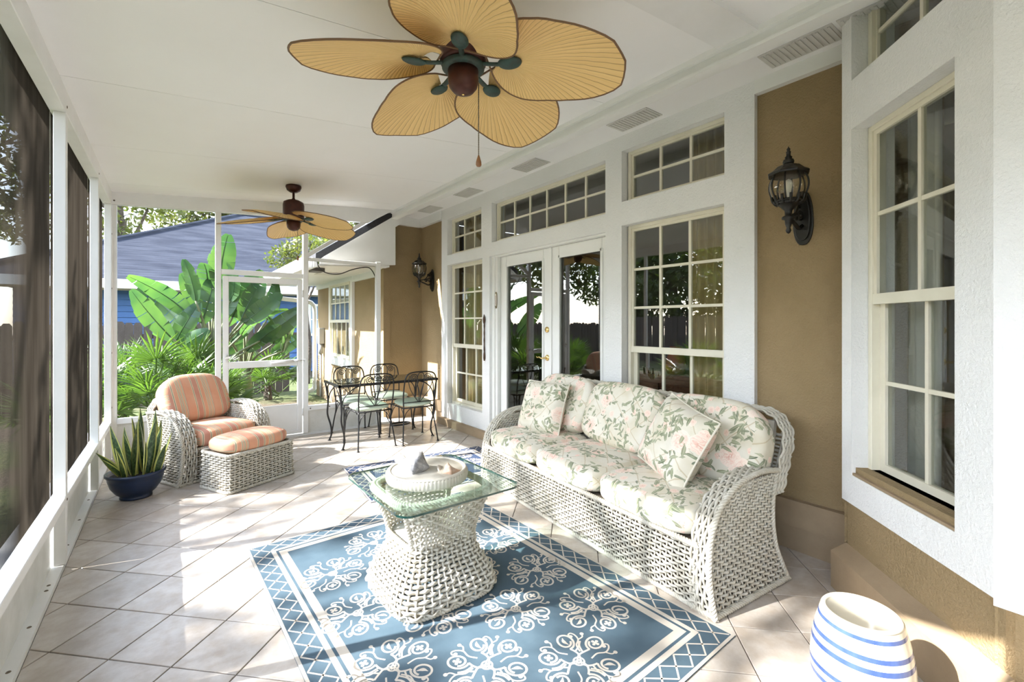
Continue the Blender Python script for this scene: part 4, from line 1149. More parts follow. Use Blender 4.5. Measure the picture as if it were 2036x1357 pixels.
def wicker_seat(root, W, spec, fabric, seat_n, offs):
    wk = MAT['wicker']
    at = spec['arm_t']; seat_z = spec['seat_z']
    A = spline(spec['arm'], 8)
    Rr = spline(spec['rear'], 8)
    ztop = A[:,1].max()
    ia = int(A[:,1].argmax())
    def yf(z): return np.interp(z, np.maximum.accumulate(A[:ia+1,1]), A[:ia+1,0])
    def yr(z): return np.interp(z, Rr[::-1,1], Rr[::-1,0])
    def flare(z): return 0.030*np.clip(1-z/0.35,0,1)**2
    seglen = np.concatenate([[0], np.cumsum(np.linalg.norm(np.diff(A,axis=0),axis=1))]); AL = seglen[-1]
    zs_max = min(ztop, Rr[0,1]) - 0.012
    for sx, x0 in ((1, W), (-1, 0.0)):
        def S(u, v, sx=sx, x0=x0):
            z = 0.012 + (zs_max-0.012)*v
            a, c = yf(z), yr(z)
            y = a + 0.012 + (c - a - 0.012)*u
            return np.stack([np.broadcast_to(x0 + sx*(flare(z) - 0.006), z.shape)+0*u, y, z], -1)
        weave(MB(), S, int(0.62/0.036), int(zs_max/0.0200), 0.0064, 0.0076, 6, side=sx, rb=0.0090).build('woven_side', wk, root, True, kind='stuff')
        def S2(u, v, sx=sx, x0=x0):
            q = u*AL
            y = np.interp(q, seglen, A[:,0]); z = np.interp(q, seglen, A[:,1])
            return np.stack([x0 - sx*at*(1-v) + sx*flare(z)*v, y, z], -1)
        weave(MB(), S2, int(AL/0.045), max(6, int(at/0.0165)), 0.0080, 0.0058, 6, side=-sx).build('arm_rim', wk, root, True, kind='stuff')
        def S3(u, v, sx=sx, x0=x0):
            z = seat_z - 0.05 + (zs_max-seat_z+0.05)*v
            a, c = yf(z), yr(z)
            return np.stack([np.broadcast_to(x0 - sx*(at-0.005), z.shape)+0*u, a + 0.02 + (c-a)*u, z], -1)
        weave(MB(), S3, 16, int((zs_max-seat_z)/0.0200)+3, 0.0072, 0.0070, 5, side=-sx).build('inner_arm', wk, root, True, kind='stuff')
        # thick twisted edges of the arm
        be = MB()
        ed = np.stack([np.full(len(A), x0 + sx*0.004) + sx*flare(A[:,1]), A[:,0]+0.004, A[:,1]], -1)
        braid(be, ed, 0.008, 0.0075, 0.055)
        rd = np.stack([np.full(len(Rr), x0) + sx*flare(Rr[:,1]), Rr[:,0], Rr[:,1]], -1)
        braid(be, rd, 0.007, 0.007, 0.055)
        be.build('arm_braid', wk, root, True, kind='stuff')
    # front apron
    def SF(u, v):
        z = 0.012 + (seat_z-0.02)*v
        return np.stack([at*0.6 + (W-1.2*at)*u, -0.004 - 0.012*np.sin(PI*np.clip(v,0,1)) + 0.010*v + 0*u, z], -1)
    weave(MB(), SF, int((W-1.2*at)/0.036), int((seat_z-0.01)/0.0200), 0.0064, 0.0076, 6, side=1, rb=0.0090).build('woven_front', wk, root, True, kind='stuff')
    bb = MB()
    braid(bb, [(at*.5,-0.006,seat_z+0.004),(W/2,-0.008,seat_z+0.004),(W-at*.5,-0.006,seat_z+0.004)], 0.010, 0.008, 0.05)
    dp = Rr[-1,0]
    braid(bb, [(-0.03,dp,0.014),(-0.03,0.0,0.014),(W*.25,-0.010,0.014),(W*.75,-0.010,0.014),(W+0.03,0.0,0.014),(W+0.03,dp,0.014)], 0.008, 0.0075, 0.05)
    bb.build('base_braid', wk, root, True, kind='stuff')
    ln = MB()
    ln.box(at*0.5, W-at*0.5, 0.028, 0.034, 0.02, seat_z-0.03); ln.box(0.02, 0.026, 0.05, dp-0.09, 0.02, zs_max-0.13); ln.box(W-0.026, W-0.02, 0.05, dp-0.09, 0.02, zs_max-0.13)
    ln.build('shade_liner', MAT['hollow_shade'], root)  # added dark panels: shade behind the weave gaps, put in as colour
    # back
    by0, by1, bz0, bz1, rc, bt = spec['back']
    def yb(z): return by0 + (by1-by0)*(z-bz0)/(bz1-bz0)
    xo = W + spec.get('rim_out', 0.012)
    out = [(xo, bz0), (xo, bz1-rc)] + [(xo-rc+rc*math.cos(a), bz1-rc+rc*math.sin(a)) for a in np.linspace(0, PI/2, 9)[1:]]
    mid = [(W/2, bz1 + spec.get('arch', 0.0))]
    half = out + mid
    full_ = half + [(W-p[0], p[1]) for p in half[::-1][1:]]
    if spec.get('arch', 0):
        full_ = [tuple(p) for p in spline(full_, 4)]
    O2 = np.array(full_); ol = np.concatenate([[0], np.cumsum(np.linalg.norm(np.diff(O2,axis=0),axis=1))])
    def SR(u, v):
        q = u*ol[-1]; x = np.interp(q, ol, O2[:,0]); z = np.interp(q, ol, O2[:,1])
        return np.stack([x, yb(z) + bt*v, z], -1)
    weave(MB(), SR, int(ol[-1]/0.045), 7, 0.0085, 0.0055, 6, side=1, rb=0.0088).build('back_rim', wk, root, True, kind='stuff')
    zfun = lambda x: np.interp(x, O2[::-1,0], O2[::-1,1]) if False else np.full_like(x, bz1-0.02)
    def SB(u, v):
        x = 0.05 + (W-0.10)*u; z = 0.02 + (bz1-0.12-0.02)*v
        yy = np.where(z > bz0, yb(z) + bt*0.8, np.interp(z, [0, bz0*0.5, bz0], [dp-0.03, by0-0.02, by0+bt*0.8]))
        return np.stack([x, yy, z], -1)
    weave(MB(), SB, int(W/0.05), int(bz1/0.024), 0.009, 0.006, 2, side=-1).build('woven_back', wk, root, True, kind='stuff')
    ip = MB()
    ip.hexa([(0.05,yb(bz0)+0.02,seat_z),(W-0.05,yb(bz0)+0.02,seat_z),(W-0.05,yb(bz0)+0.05,seat_z),(0.05,yb(bz0)+0.05,seat_z),
             (0.09,yb(bz1)+0.01,bz1-0.05),(W-0.09,yb(bz1)+0.01,bz1-0.05),(W-0.09,yb(bz1)+0.04,bz1-0.05),(0.09,yb(bz1)+0.04,bz1-0.05)])
    ip.build('back_board', MAT['wicker'], root)
    MB().box(at*0.8, W-at*0.8, 0.02, dp-0.05, seat_z-0.035, seat_z-0.005).build('seat_deck', MAT['deck_board'], root)
    # cushions
    inner = W - 2*at
    cw = inner/seat_n
    sh = spec['cush_h']; sd = spec['cush_d']
    for k in range(seat_n):
        c = cushion(cw+0.012, sd, sh, 5.5, 0.022, 16, (k*0.9+offs, offs*0.7))
        c.xform(Matrix.Translation((at + cw*(k+.5), -0.035 + sd/2, seat_z + sh/2 + 0.005)))
        c.build('seat_cushion', fabric, root, True)
    bh_ = spec['bc_h']; bt_ = spec['bc_t']
    bm = spec.get('bc_margin', at); bcw = (W-2*bm)/seat_n
    for k in range(seat_n):
        def tp(q, k=k):
            q = q.copy()
            zz = np.clip((q[...,2]/(bh_/2)+1)/2, 0, 1.2)
            if seat_n == 1 or k in (0, seat_n-1):
                sgn = 0 if seat_n == 1 else (1 if k == seat_n-1 else -1)
                rn = np.clip(zz-0.55, 0, 1)**2*spec['bc_round']
                if seat_n == 1: q[...,0] *= (1 - rn)
                else:
                    out_ = np.clip(sgn*q[...,0]/(bcw/2), 0, 1)**4
                    q[...,2] -= out_*0.09*zz
            return q
        c = cushion(bcw+(0.04 if seat_n == 1 else 0.015), bt_, bh_, 4.2, 0.012, 16, (0, 0), tp)
        for fi, u in c.uv.items(): c.uv[fi] = [(a+k*1.3+offs*2, b2*1.0+offs) for (a, b2) in u]
        # front/back faces carry x/z UVs already
        tilt = math.atan2(by1-by0, bz1-bz0)
        c.xform(Matrix.Translation((bm + bcw*(k+.5), yb(seat_z+sh+bh_/2) - bt_/2 + 0.02, seat_z + sh*0.93 + bh_/2)) @ Matrix.Rotation(-tilt, 4, 'X'))
        c.build('back_cushion', fabric, root, True)
    return root

# ------------------------------------------------------------------ sofa
sofa_spec = dict(arm_t=0.10, seat_z=0.315,
    arm=[(0.0,0.0),(-0.014,0.15),(-0.006,0.30),(0.025,0.42),(0.11,0.53),(0.26,0.60),(0.44,0.618),(0.60,0.60)],
    rear=[(0.60,0.60),(0.555,0.44),(0.57,0.22),(0.66,0.0)],
    back=(0.545,0.73,0.47,0.885,0.18,0.115), bc_margin=0.035, rim_out=0.0, cush_h=0.165, cush_d=0.63, bc_h=0.47, bc_t=0.19, bc_round=0.2)
sofa = thing('sofa', 'white wicker three-seat sofa with floral cushions against the house wall', 'sofa', (2.235, 3.40, 0), R(-94.9))
wicker_seat(sofa, 2.24, sofa_spec, MAT['floral'], 3, 0.37)
sofa_M = Matrix.Translation((2.235, 3.40, 0)) @ Matrix.Rotation(R(-94.9), 4, 'Z')
def on_sofa(x, y, z, rx, ry, rz, w, h, t, label, offs):
    b = pillow(w, h, t, 18, offs)
    o = b.build('throw_pillow', MAT['floral'], None, True)
    o.matrix_world = sofa_M @ Matrix.Translation((x, y, z)) @ Matrix.Rotation(rz, 4, 'Z') @ Matrix.Rotation(rx, 4, 'X') @ Matrix.Rotation(ry, 4, 'Y')
    return tag(o, label, 'pillow', 'floral throw pillows')
on_sofa(0.42, 0.345, 0.685, R(-22), R(-2), R(12), 0.46, 0.45, 0.16, 'square floral throw pillow propped at the far end of the sofa', (4.1, 2.2))
on_sofa(1.80, 0.315, 0.70, R(-24), R(13), R(-14), 0.47, 0.46, 0.17, 'tilted floral throw pillow propped at the near end of the sofa', (7.4, 5.3))

# ------------------------------------------------------------------ armchair and ottoman
chair_spec = dict(arm_t=0.115, seat_z=0.285,
    arm=[(0.0,0.0),(-0.02,0.16),(-0.02,0.32),(0.02,0.45),(0.12,0.55),(0.26,0.595),(0.42,0.60),(0.54,0.585)],
    rear=[(0.54,0.585),(0.50,0.40),(0.51,0.20),(0.56,0.0)],
    back=(0.52,0.64,0.46,0.70,0.20,0.10), arch=0.06, rim_out=-0.05, cush_h=0.16, cush_d=0.60, bc_h=0.46, bc_t=0.20, bc_round=1.1)
ac = thing('armchair', 'white wicker armchair with orange striped cushions by the far screen', 'armchair', (0.075, 4.80, 0), R(27.0))
wicker_seat(ac, 0.80, chair_spec, MAT['stripes'], 1, 0.05)
ot = thing('ottoman', 'white wicker ottoman with orange striped cushion in front of the armchair', 'ottoman', (0.377, 4.347, 0), R(26.5))
OW, OD, OH = 0.60, 0.385, 0.305
def ring_path(w, d, rc, n=6):
    pts = []
    for cx, cy, a0 in ((w-rc, rc, -PI/2), (w-rc, d-rc, 0), (rc, d-rc, PI/2), (rc, rc, PI)):
        for k in range(n+1): pts.append((cx + rc*math.cos(a0+PI/2*k/n), cy + rc*math.sin(a0+PI/2*k/n)))
    return np.array(pts)
def ring_surface(w, d, rc, z0, z1, prof=None):
    P = ring_path(w, d, rc); P = np.vstack([P, P[:1]])
    L = np.concatenate([[0], np.cumsum(np.linalg.norm(np.diff(P,axis=0),axis=1))])
    c = np.array([w/2, d/2])
    def S(u, v):
        q = np.mod(u, 1.0)*L[-1]
        xy = np.stack([np.interp(q, L, P[:,0]), np.interp(q, L, P[:,1])], -1)
        if prof is not None:
            xy = c + (xy - c)*prof(np.asarray(v))[..., None]
        return np.concatenate([xy, (z0 + (z1-z0)*v + 0*u)[..., None]], -1)
    return S, L[-1]
S, Lr = ring_surface(OW, OD, 0.035, 0.012, OH, lambda v: 1.0 + 0.03*(1-v)**2)
nst = 2*int(Lr/0.036/2)
weave(MB(), S, nst, int(OH/0.0200), 0.0064, 0.0076, 6, closed=True, rb=0.0090).build('woven_body', MAT['wicker'], ot, True, kind='stuff')
ob_ = MB()
rp = ring_path(OW, OD, 0.035)
braid(ob_, [(p[0], p[1], OH+0.004) for p in rp], 0.009, 0.008, 0.05, closed=True)
braid(ob_, [((p[0]-OW/2)*1.03+OW/2, (p[1]-OD/2)*1.03+OD/2, 0.014) for p in rp], 0.008, 0.0075, 0.05, closed=True)
ob_.build('edge_braid', MAT['wicker'], ot, True, kind='stuff')
MB().box(0.02, OW-0.02, 0.02, OD-0.02, OH-0.03, OH-0.005).build('seat_deck', MAT['deck_board'], ot)
MB().box(0.022, OW-0.022, 0.022, OD-0.022, 0.02, OH-0.03).build('shade_liner', MAT['hollow_shade'], ot)  # added dark block, paints the shade seen through the ottoman weave
cushion(OW-0.01, OD+0.0, 0.13, 3.6, 0.02, 16, (0.1, 0.0)).xform(Matrix.Translation((OW/2, OD/2, OH+0.062))).build('seat_cushion', MAT['stripes'], ot, True)

# ------------------------------------------------------------------ coffee table
ct = thing('coffee_table', 'white wicker hourglass coffee table with a square glass top on the rug', 'table', (1.115, 2.215, 0.0068), R(1.5))
prof_z = np.array([0.0,0.03,0.08,0.14,0.20,0.26,0.30,0.36,0.42,0.48,0.535])
prof_r = np.array([0.262,0.285,0.275,0.245,0.208,0.190,0.190,0.204,0.226,0.248,0.270])
_a = np.linspace(0, 2*PI, 721); _c, _s = np.cos(_a), np.sin(_a)
_sx, _sy = np.sign(_c)*np.abs(_c)**(2/4.5), np.sign(_s)*np.abs(_s)**(2/4.5)
_sl = np.concatenate([[0], np.cumsum(np.hypot(np.diff(_sx), np.diff(_sy)))]); _sl /= _sl[-1]
def sq(u):
    q = np.mod(u, 1.0)
    return np.interp(q, _sl, _sx), np.interp(q, _sl, _sy)
def S_ct(z0, z1, ua=0.0, ub=1.0):
    def S(u, v):
        z = z0 + (z1-z0)*v + 0*u
        x, y = sq(ua + (ub-ua)*u + 0*v)
        r = np.interp(z, prof_z, prof_r)
        return np.stack([x*r, y*r, z], -1)
    return S
wkb = MB()
weave(wkb, S_ct(0.02, 0.285), 50, 14, 0.0070, 0.0082, 6, closed=True, rb=0.0098)
wkb.build('woven_base', MAT['wicker'], ct, True, kind='stuff')
up = MB()
# the two solid faces (towards -y and +y), open faces on the other two sides
weave(up, S_ct(0.285, 0.535, 0.605, 0.895), 16, 13, 0.0070, 0.0082, 6, rb=0.0098)
weave(up, S_ct(0.285, 0.535, 0.105, 0.395), 16, 13, 0.0070, 0.0082, 6, rb=0.0098)
up.build('woven_sides', MAT['wicker'], ct, True, kind='stuff')
rimb = MB()
us = np.linspace(0, 1, 80, endpoint=False)
def loop(z, k=1.0):
    x, y = sq(us); r = np.interp(z, prof_z, prof_r)*k
    return np.stack([x*r, y*r, np.full_like(x, z)], -1)
for z, k in ((0.012,1.0),(0.517,1.0),(0.530,0.95),(0.528,0.90)): braid(rimb, loop(z, k), 0.008, 0.0075, 0.05, closed=True)
for ue in (0.605,0.895,0.105,0.395):
    z = np.linspace(0.27,0.53,14); x, y = sq(np.full(14, ue)); r = np.interp(z, prof_z, prof_r)
    braid(rimb, np.stack([x*r, y*r, z], -1), 0.008, 0.008, 0.06)
for ua, ub in ((0.395,0.605),(0.895,1.105)):
    x, y = sq(np.linspace(ua, ub, 14)); r = np.interp(0.29, prof_z, prof_r)
    braid(rimb, np.stack([x*r, y*r, np.full(14, 0.29)], -1), 0.007, 0.007, 0.05)
rimb.build('rim_braid', MAT['wicker'], ct, True, kind='stuff')
shf = MB()
for k in range(25):
    y = -0.17 + k*0.0142
    shf.tube([(-0.175,y,0.275),(0,y,0.279),(0.175,y,0.275)], 0.0068, 6)
shf.build('shelf', MAT['wicker'], ct, True)
def rrect(s, rc, n=8):
    return [(p[0]-s, p[1]-s) for p in ring_path(2*s, 2*s, rc, n)]
gp_ = [(x, y*1.09) for x, y in rrect(0.335, 0.065)]
N_ = len(gp_)
gb = MB()
gb.add([(p[0], p[1], 0.545) for p in gp_] + [(p[0], p[1], 0.555) for p in gp_], [tuple(range(N_))[::-1], tuple(range(N_, 2*N_))], mi=0)
gb.add([(p[0]*1.004, p[1]*1.004, z) for z in (0.5450, 0.550, 0.5550) for p in gp_], [(a*N_+i, a*N_+(i+1)%N_, (a+1)*N_+(i+1)%N_, (a+1)*N_+i) for a in (0, 1) for i in range(N_)], mi=1)
gb.build('glass_top', [MAT['table_glass'], MAT['glass_edge']], ct)
TT = 0.5622
# tray with shells
ceram = M('cream_ceramic', (0.55, 0.525, 0.46), 0.45, var=(9, (0.49, 0.455, 0.375)))
tr_ = MB()
fl = lambda a, z: 0.026*abs(math.cos(a*34))
tr_.lathe([(0.186,0.0),(0.205,0.004),(0.212,0.018),(0.212,0.046),(0.205,0.056)], 216, flute=fl)
tr_.lathe([(0.212,0.050),(0.210,0.058),(0.202,0.062),(0.192,0.060),(0.186,0.050),(0.182,0.022),(0.172,0.016),(0.10,0.014),(0.0,0.014)], 72)
tray = thing('fluted_tray', 'round cream fluted tray holding shells on the glass table top', 'tray', (1.105, 2.235, TT))
tr_.build('bowl', ceram, tray, True)
shell_g = M('shell_grey', (0.20,0.205,0.22), 0.55, var=(22,(0.42,0.40,0.37)), bump=(45,0.8,0.01))
shell_p = M('shell_peach', (0.52,0.33,0.22), 0.4, var=(18,(0.60,0.49,0.39)), bump=(60,0.5,0.006))
shell_w = M('shell_white', (0.72,0.68,0.60), 0.45, var=(14,(0.55,0.48,0.40)), bump=(50,0.5,0.006))
def whelk(L, rmax, seed, spikes=8):
    """spiral shell: knobbed shoulder, tapering canal"""
    b = MB(); n = 40; m = 15
    zs_ = np.array([0,0.03,0.10,0.18,0.26,0.33,0.40,0.50,0.62,0.74,0.85,0.94,1.0])*L
    rs_ = np.array([0.01,0.16,0.34,0.50,0.78,1.0,0.92,0.74,0.54,0.36,0.24,0.16,0.06])*rmax
    A = np.zeros((len(zs_), n, 3))
    for i, (z, r) in enumerate(zip(zs_, rs_)):
        for k in range(n):
            a = 2*PI*k/n
            sp_ = 1 + (0.26*max(0, math.cos(a*spikes))**6 if 3 <= i <= 6 else 0.03*math.sin(a*11+i)) + 0.14*(a/(2*PI))
            A[i, k] = (r*sp_*math.cos(a), r*sp_*math.sin(a), z + 0.05*L*(a/(2*PI))*(1 if i < 6 else .2))
    b.grid(A, cv=True)
    b.add(A[0], [tuple(range(n))]); b.add(A[-1], [tuple(range(n))[::-1]])
    return b
bz = TT + 0.016
def shell(name, label, b, m, loc, rot):
    if len(rot) == 4: rot = (Vector(rot[:3]).to_track_quat('Z', 'Y') @ Matrix.Rotation(R(rot[3]), 3, 'Z').to_quaternion()).to_euler()
    o = b.build(name, m, None, True, loc, rot)
    return tag(o, label, 'seashell', 'seashells in the tray')
shell('seashell', 'large grey knobbed whelk shell at the left of the tray', whelk(0.19,0.062,1), shell_g, (1.095,2.185,bz+0.056), (-0.62,0.50,0.16,40))
shell('seashell', 'small peach spiral shell in the middle of the tray', whelk(0.11,0.042,2,10), shell_p, (1.125,2.115,bz+0.036), (0.85,-0.15,0.02,10))
cone = MB(); cp = spline([(0,0,0),(0.025,0.006,0.018),(0.065,0.012,0.045),(0.11,0.02,0.072)], 6)
cone.tube(cp, [0.016*(1-0.93*k/(len(cp)-1))+0.002*math.sin(k*2.2) for k in range(len(cp))], 12)
shell('seashell', 'long pale pointed shell sticking up from the tray', cone, shell_w, (1.06,2.30,bz+0.040), (0,R(-8),R(130)))
fan_ = MB(); na, nr = 25, 6
Af = np.zeros((na, nr, 3))
for i in range(na):
    a = (i/(na-1)-.5)*R(150)
    for j in range(nr):
        q = j/(nr-1); rr_ = 0.055*q
        Af[i,j] = (rr_*math.sin(a), rr_*math.cos(a), 0.022*math.sin(PI*q*.6)*math.cos(a*.9) + 0.0016*math.cos(i*PI)*q)
fan_.grid(Af); fo = fan_.build('seashell', shell_w, None, True, (1.175,2.17,bz+0.014), (R(25),R(10),R(40)))
mm = fo.modifiers.new('t','SOLIDIFY'); mm.thickness = 0.003
tag(fo, 'ribbed white scallop half beside the peach shell', 'seashell', 'seashells in the tray')
st_ = MB(); 
for k in range(5):
    a = 2*PI*k/5
    p_ = [(0.0,0.0,0.008),(0.03*math.cos(a),0.03*math.sin(a),0.010),(0.075*math.cos(a),0.075*math.sin(a),0.004)]
    st_.tube(spline(p_,4), np.linspace(0.013,0.003,9), 6, flat=1.0)
so_ = st_.build('starfish', M('starfish_tan',(0.38,0.30,0.20),0.8,bump=(90,0.9,0.004)), None, True, (1.205,2.28,bz+0.006), (R(8),0,0.4))
tag(so_, 'thin tan starfish lying at the right of the tray', 'starfish')
driftwood = MB().tube(spline([(-0.06,0,0.006),(-0.02,0.01,0.01),(0.03,0.0,0.012),(0.075,0.012,0.026)],5), np.linspace(0.006,0.003,16), 6).build('driftwood_twig', M('twig',(0.22,0.16,0.10),0.8), None, True, (1.20,2.21,bz+0.008), (0,0,0.3))
tag(driftwood, 'short brown twig lying by the starfish in the tray', 'twig')
# ------------------------------------------------------------------ rugs
def weave_mat(name, c1, c2):
    t = NT(name); co = t.coord('Object')
    sx = t.n('ShaderNodeSeparateXYZ'); t.set(sx.inputs[0], co)
    w = t.math('MULTIPLY', t.math('SINE', t.math('MULTIPLY', sx.outputs[0], 2200)), t.math('SINE', t.math('MULTIPLY', sx.outputs[1], 2200)))
    n = t.noise(co, 7, 4)
    c = t.mix(t.maprange(n.outputs[0], 0.35, 0.65), c1, c2)
    c = t.mix(t.maprange(w, -1, 1, 0, 0.25), c, (c1[0]*.6, c1[1]*.6, c1[2]*.6))
    return t.done(t.bsdf(c, 0.9, 0, t.bump(w, 0.4, 0.002), 0.2))
rug_blue = weave_mat('rug_blue', (0.066,0.106,0.138), (0.084,0.128,0.162))
rug_cream = weave_mat('rug_cream', (0.60,0.55,0.48), (0.54,0.485,0.41))
rug_navy = weave_mat('rug_navy', (0.035,0.055,0.11), (0.05,0.075,0.14))

def ribbon(b, pts, w, z, closed=False):
    P = np.asarray(pts, float)
    T = (np.roll(P,-1,0)-np.roll(P,1,0)) if closed else np.gradient(P, axis=0)
    T /= np.maximum(np.linalg.norm(T,axis=1),1e-9)[:,None]
    N = np.stack([-T[:,1], T[:,0]], 1)
    w = np.broadcast_to(w, (len(P),))[:,None]
    A, B = P + N*w/2, P - N*w/2
    n = len(P)
    V = [(p[0],p[1],z) for p in A] + [(p[0],p[1],z) for p in B]
    rng_ = range(n if closed else n-1)
    b.add(V, [(n+i, n+(i+1)%n, (i+1)%n, i) for i in rng_])
    return b
def blob(b, x, y, r, z, k=10):
    b.add([(x+r*math.cos(2*PI*i/k), y+r*math.sin(2*PI*i/k), z) for i in range(k)], [tuple(range(k))])
def loop_curl(cx, cy, r, a0, turns=1.15, grow=0.0):
    q = np.linspace(0, turns*2*PI, 26)
    return [(cx+r*(1-grow*t/(2*PI))*math.cos(a0+t), cy+r*(1-grow*t/(2*PI))*math.sin(a0+t)) for t in q]
def medallion(s=1.0, z=0.0005):
    b = MB(); W_ = 0.0088*s
    def rot(p, a): c, q = math.cos(a), math.sin(a); return [(c*x-q*y, q*x+c*y) for x, y in p]
    # six scroll loops with a small cross or leaf inside, joined by curving vines with finials between them
    r_ = random.Random(4)
    def put(pts, w=1.0, n=6, closed=False, a=0.0):
        ribbon(b, rot(spline([(x*s, y*s) for x, y in pts], n, closed), a), W_*w, z, closed)
    for k in range(6):
        a = PI/3*k + 0.22
        st = 1.0 if k % 2 == 0 else -1.0
        L_ = 0.112 if k % 3 else 0.124
        q = np.linspace(0, 1.22*2*PI, 30)
        ring = [((L_ - (0.043-0.0022*t)*math.cos(t)), st*(0.036-0.0018*t)*math.sin(t)) for t in q]
        ribbon(b, rot([(x*s, y*s) for x, y in ring], a), W_, z)
        put([(0.014,0.0),(0.030,st*0.016),(0.050,st*0.012),(L_-0.043,0.0)], 0.95, 6, False, a)
        put([(0.050,st*0.012),(0.072,st*0.040),(0.098,st*0.052)], 0.8, 6, False, a)
        c0 = (L_+0.002, 0.0)
        if k % 2 == 0:
            for dx, dy in ((0,0),(0.011,0),(-0.011,0),(0,0.011),(0,-0.011)):
                px_, py_ = rot([((c0[0]+dx)*s, (c0[1]+dy)*s)], a)[0]; blob(b, px_, py_, 0.0068*s, z, 8)
        else:
            lf = rot(spline([((c0[0]-0.022)*s,-0.006*s),(c0[0]*s,0.004*s),((c0[0]+0.02)*s,0.0)], 5), a)
            ribbon(b, lf, np.array([.3,.6,.9,1.3,1.6,1.7,1.5,1.2,.8,.5,.3])*W_, z)
        # outer curl between two loops
        a2 = a + PI/6
        put([(0.052,-0.004),(0.085,0.010),(0.118,0.004),(0.142,0.018),(0.150,0.036),(0.138,0.044),(0.130,0.034)], 0.75, 5, False, a2)
        px_, py_ = rot([(0.131*s, 0.034*s)], a2)[0]; blob(b, px_, py_, 0.0085*s, z)
        put([(0.118,0.004),(0.136,-0.012),(0.152,-0.010)], 0.7, 5, False, a2)
        px_, py_ = rot([(0.154*s, -0.010*s)], a2)[0]; blob(b, px_, py_, 0.0085*s, z)
    ribbon(b, loop_curl(0,0,0.020*s,0,1.0), W_*0.8, z)
    for k in range(5):
        blob(b, 0.008*s*math.cos(k*1.2566), 0.008*s*math.sin(k*1.2566), 0.006*s, z, 8)
    return b
def area_rug(name, label, loc, rotz, hw, hh, cols, rows_, med_s, main, z=0.006):
    t = thing(name, label, 'rug', loc, rotz)
    bevel(MB().box(-hw, hw, -hh, hh, 0.0, z).build('rug_body', main, t), 0.002, 1)
    zz = z + 0.0005
    bd = MB()
    def frame(d, w):
        for (x0,x1,y0,y1) in ((-hw+d,hw-d,-hh+d,-hh+d+w),(-hw+d,hw-d,hh-d-w,hh-d),(-hw+d,-hw+d+w,-hh+d+w,hh-d-w),(hw-d-w,hw-d,-hh+d+w,hh-d-w)):
            bd.add([(x0,y0,zz),(x1,y0,zz),(x1,y1,zz),(x0,y1,zz)], [(0,1,2,3)])
    frame(0.0, 0.014); frame(0.112, 0.024); frame(0.150, 0.040)
    bd.build('border_bands', rug_cream, t)
    lt_ = MB()
    a0, a1 = 0.020, 0.108
    def lattice(L, put):
        n = max(2, round(L/0.105)); st = L/n
        for k in range(n):
            x0, x1 = -L/2+k*st, -L/2+(k+1)*st
            xm = (x0+x1)/2; am = (a0+a1)/2
            ribbon(lt_, [put(x0,a0), put(x1,a1)], 0.0075, zz); ribbon(lt_, [put(x0,a1), put(x1,a0)], 0.0075, zz)
    lattice(2*hh-0.04, lambda s, a: (-hw+a, s)); lattice(2*hh-0.04, lambda s, a: (hw-a, s))
    lattice(2*hw-0.24, lambda s, a: (s, -hh+a)); lattice(2*hw-0.24, lambda s, a: (s, hh-a))
    lt_.build('border_lattice', rug_cream, t)
    me = medallion(med_s).mesh('medallion', rug_cream)
    for (x, y) in cols:
        obj('medallion', me, t, (x, y, z))
    return t
cen = (1.195, 2.125)
meds = []
ca, sa = math.cos(-R(2)), math.sin(-R(2))
for i, x in enumerate((0.72,1.03,1.345,1.655)):
    for k in range(-2, 9):
        y = (1.335 if i % 2 == 0 else 1.545) + 0.43*k
        dx, dy = x-cen[0], y-cen[1]
        lx, ly = ca*dx - sa*dy, sa*dx + ca*dy
        if abs(lx) < 0.56 and abs(ly) < 0.87: meds.append((lx - 0.0, ly))
area_rug('area_rug', 'blue and cream patterned rug with scroll medallions under the coffee table', (cen[0], cen[1], 0.0), R(2), 0.785, 1.125, meds, None, 1.10, rug_blue)
area_rug('area_rug', 'dark navy runner rug with lacy cream motifs behind the coffee table', (2.02, 3.93, 0.0), R(-4.5), 0.74, 0.50, [(x,y) for x in (-.42,-.14,.14,.42) for y in (-.2,.02,.24)], None, 0.62, rug_navy)

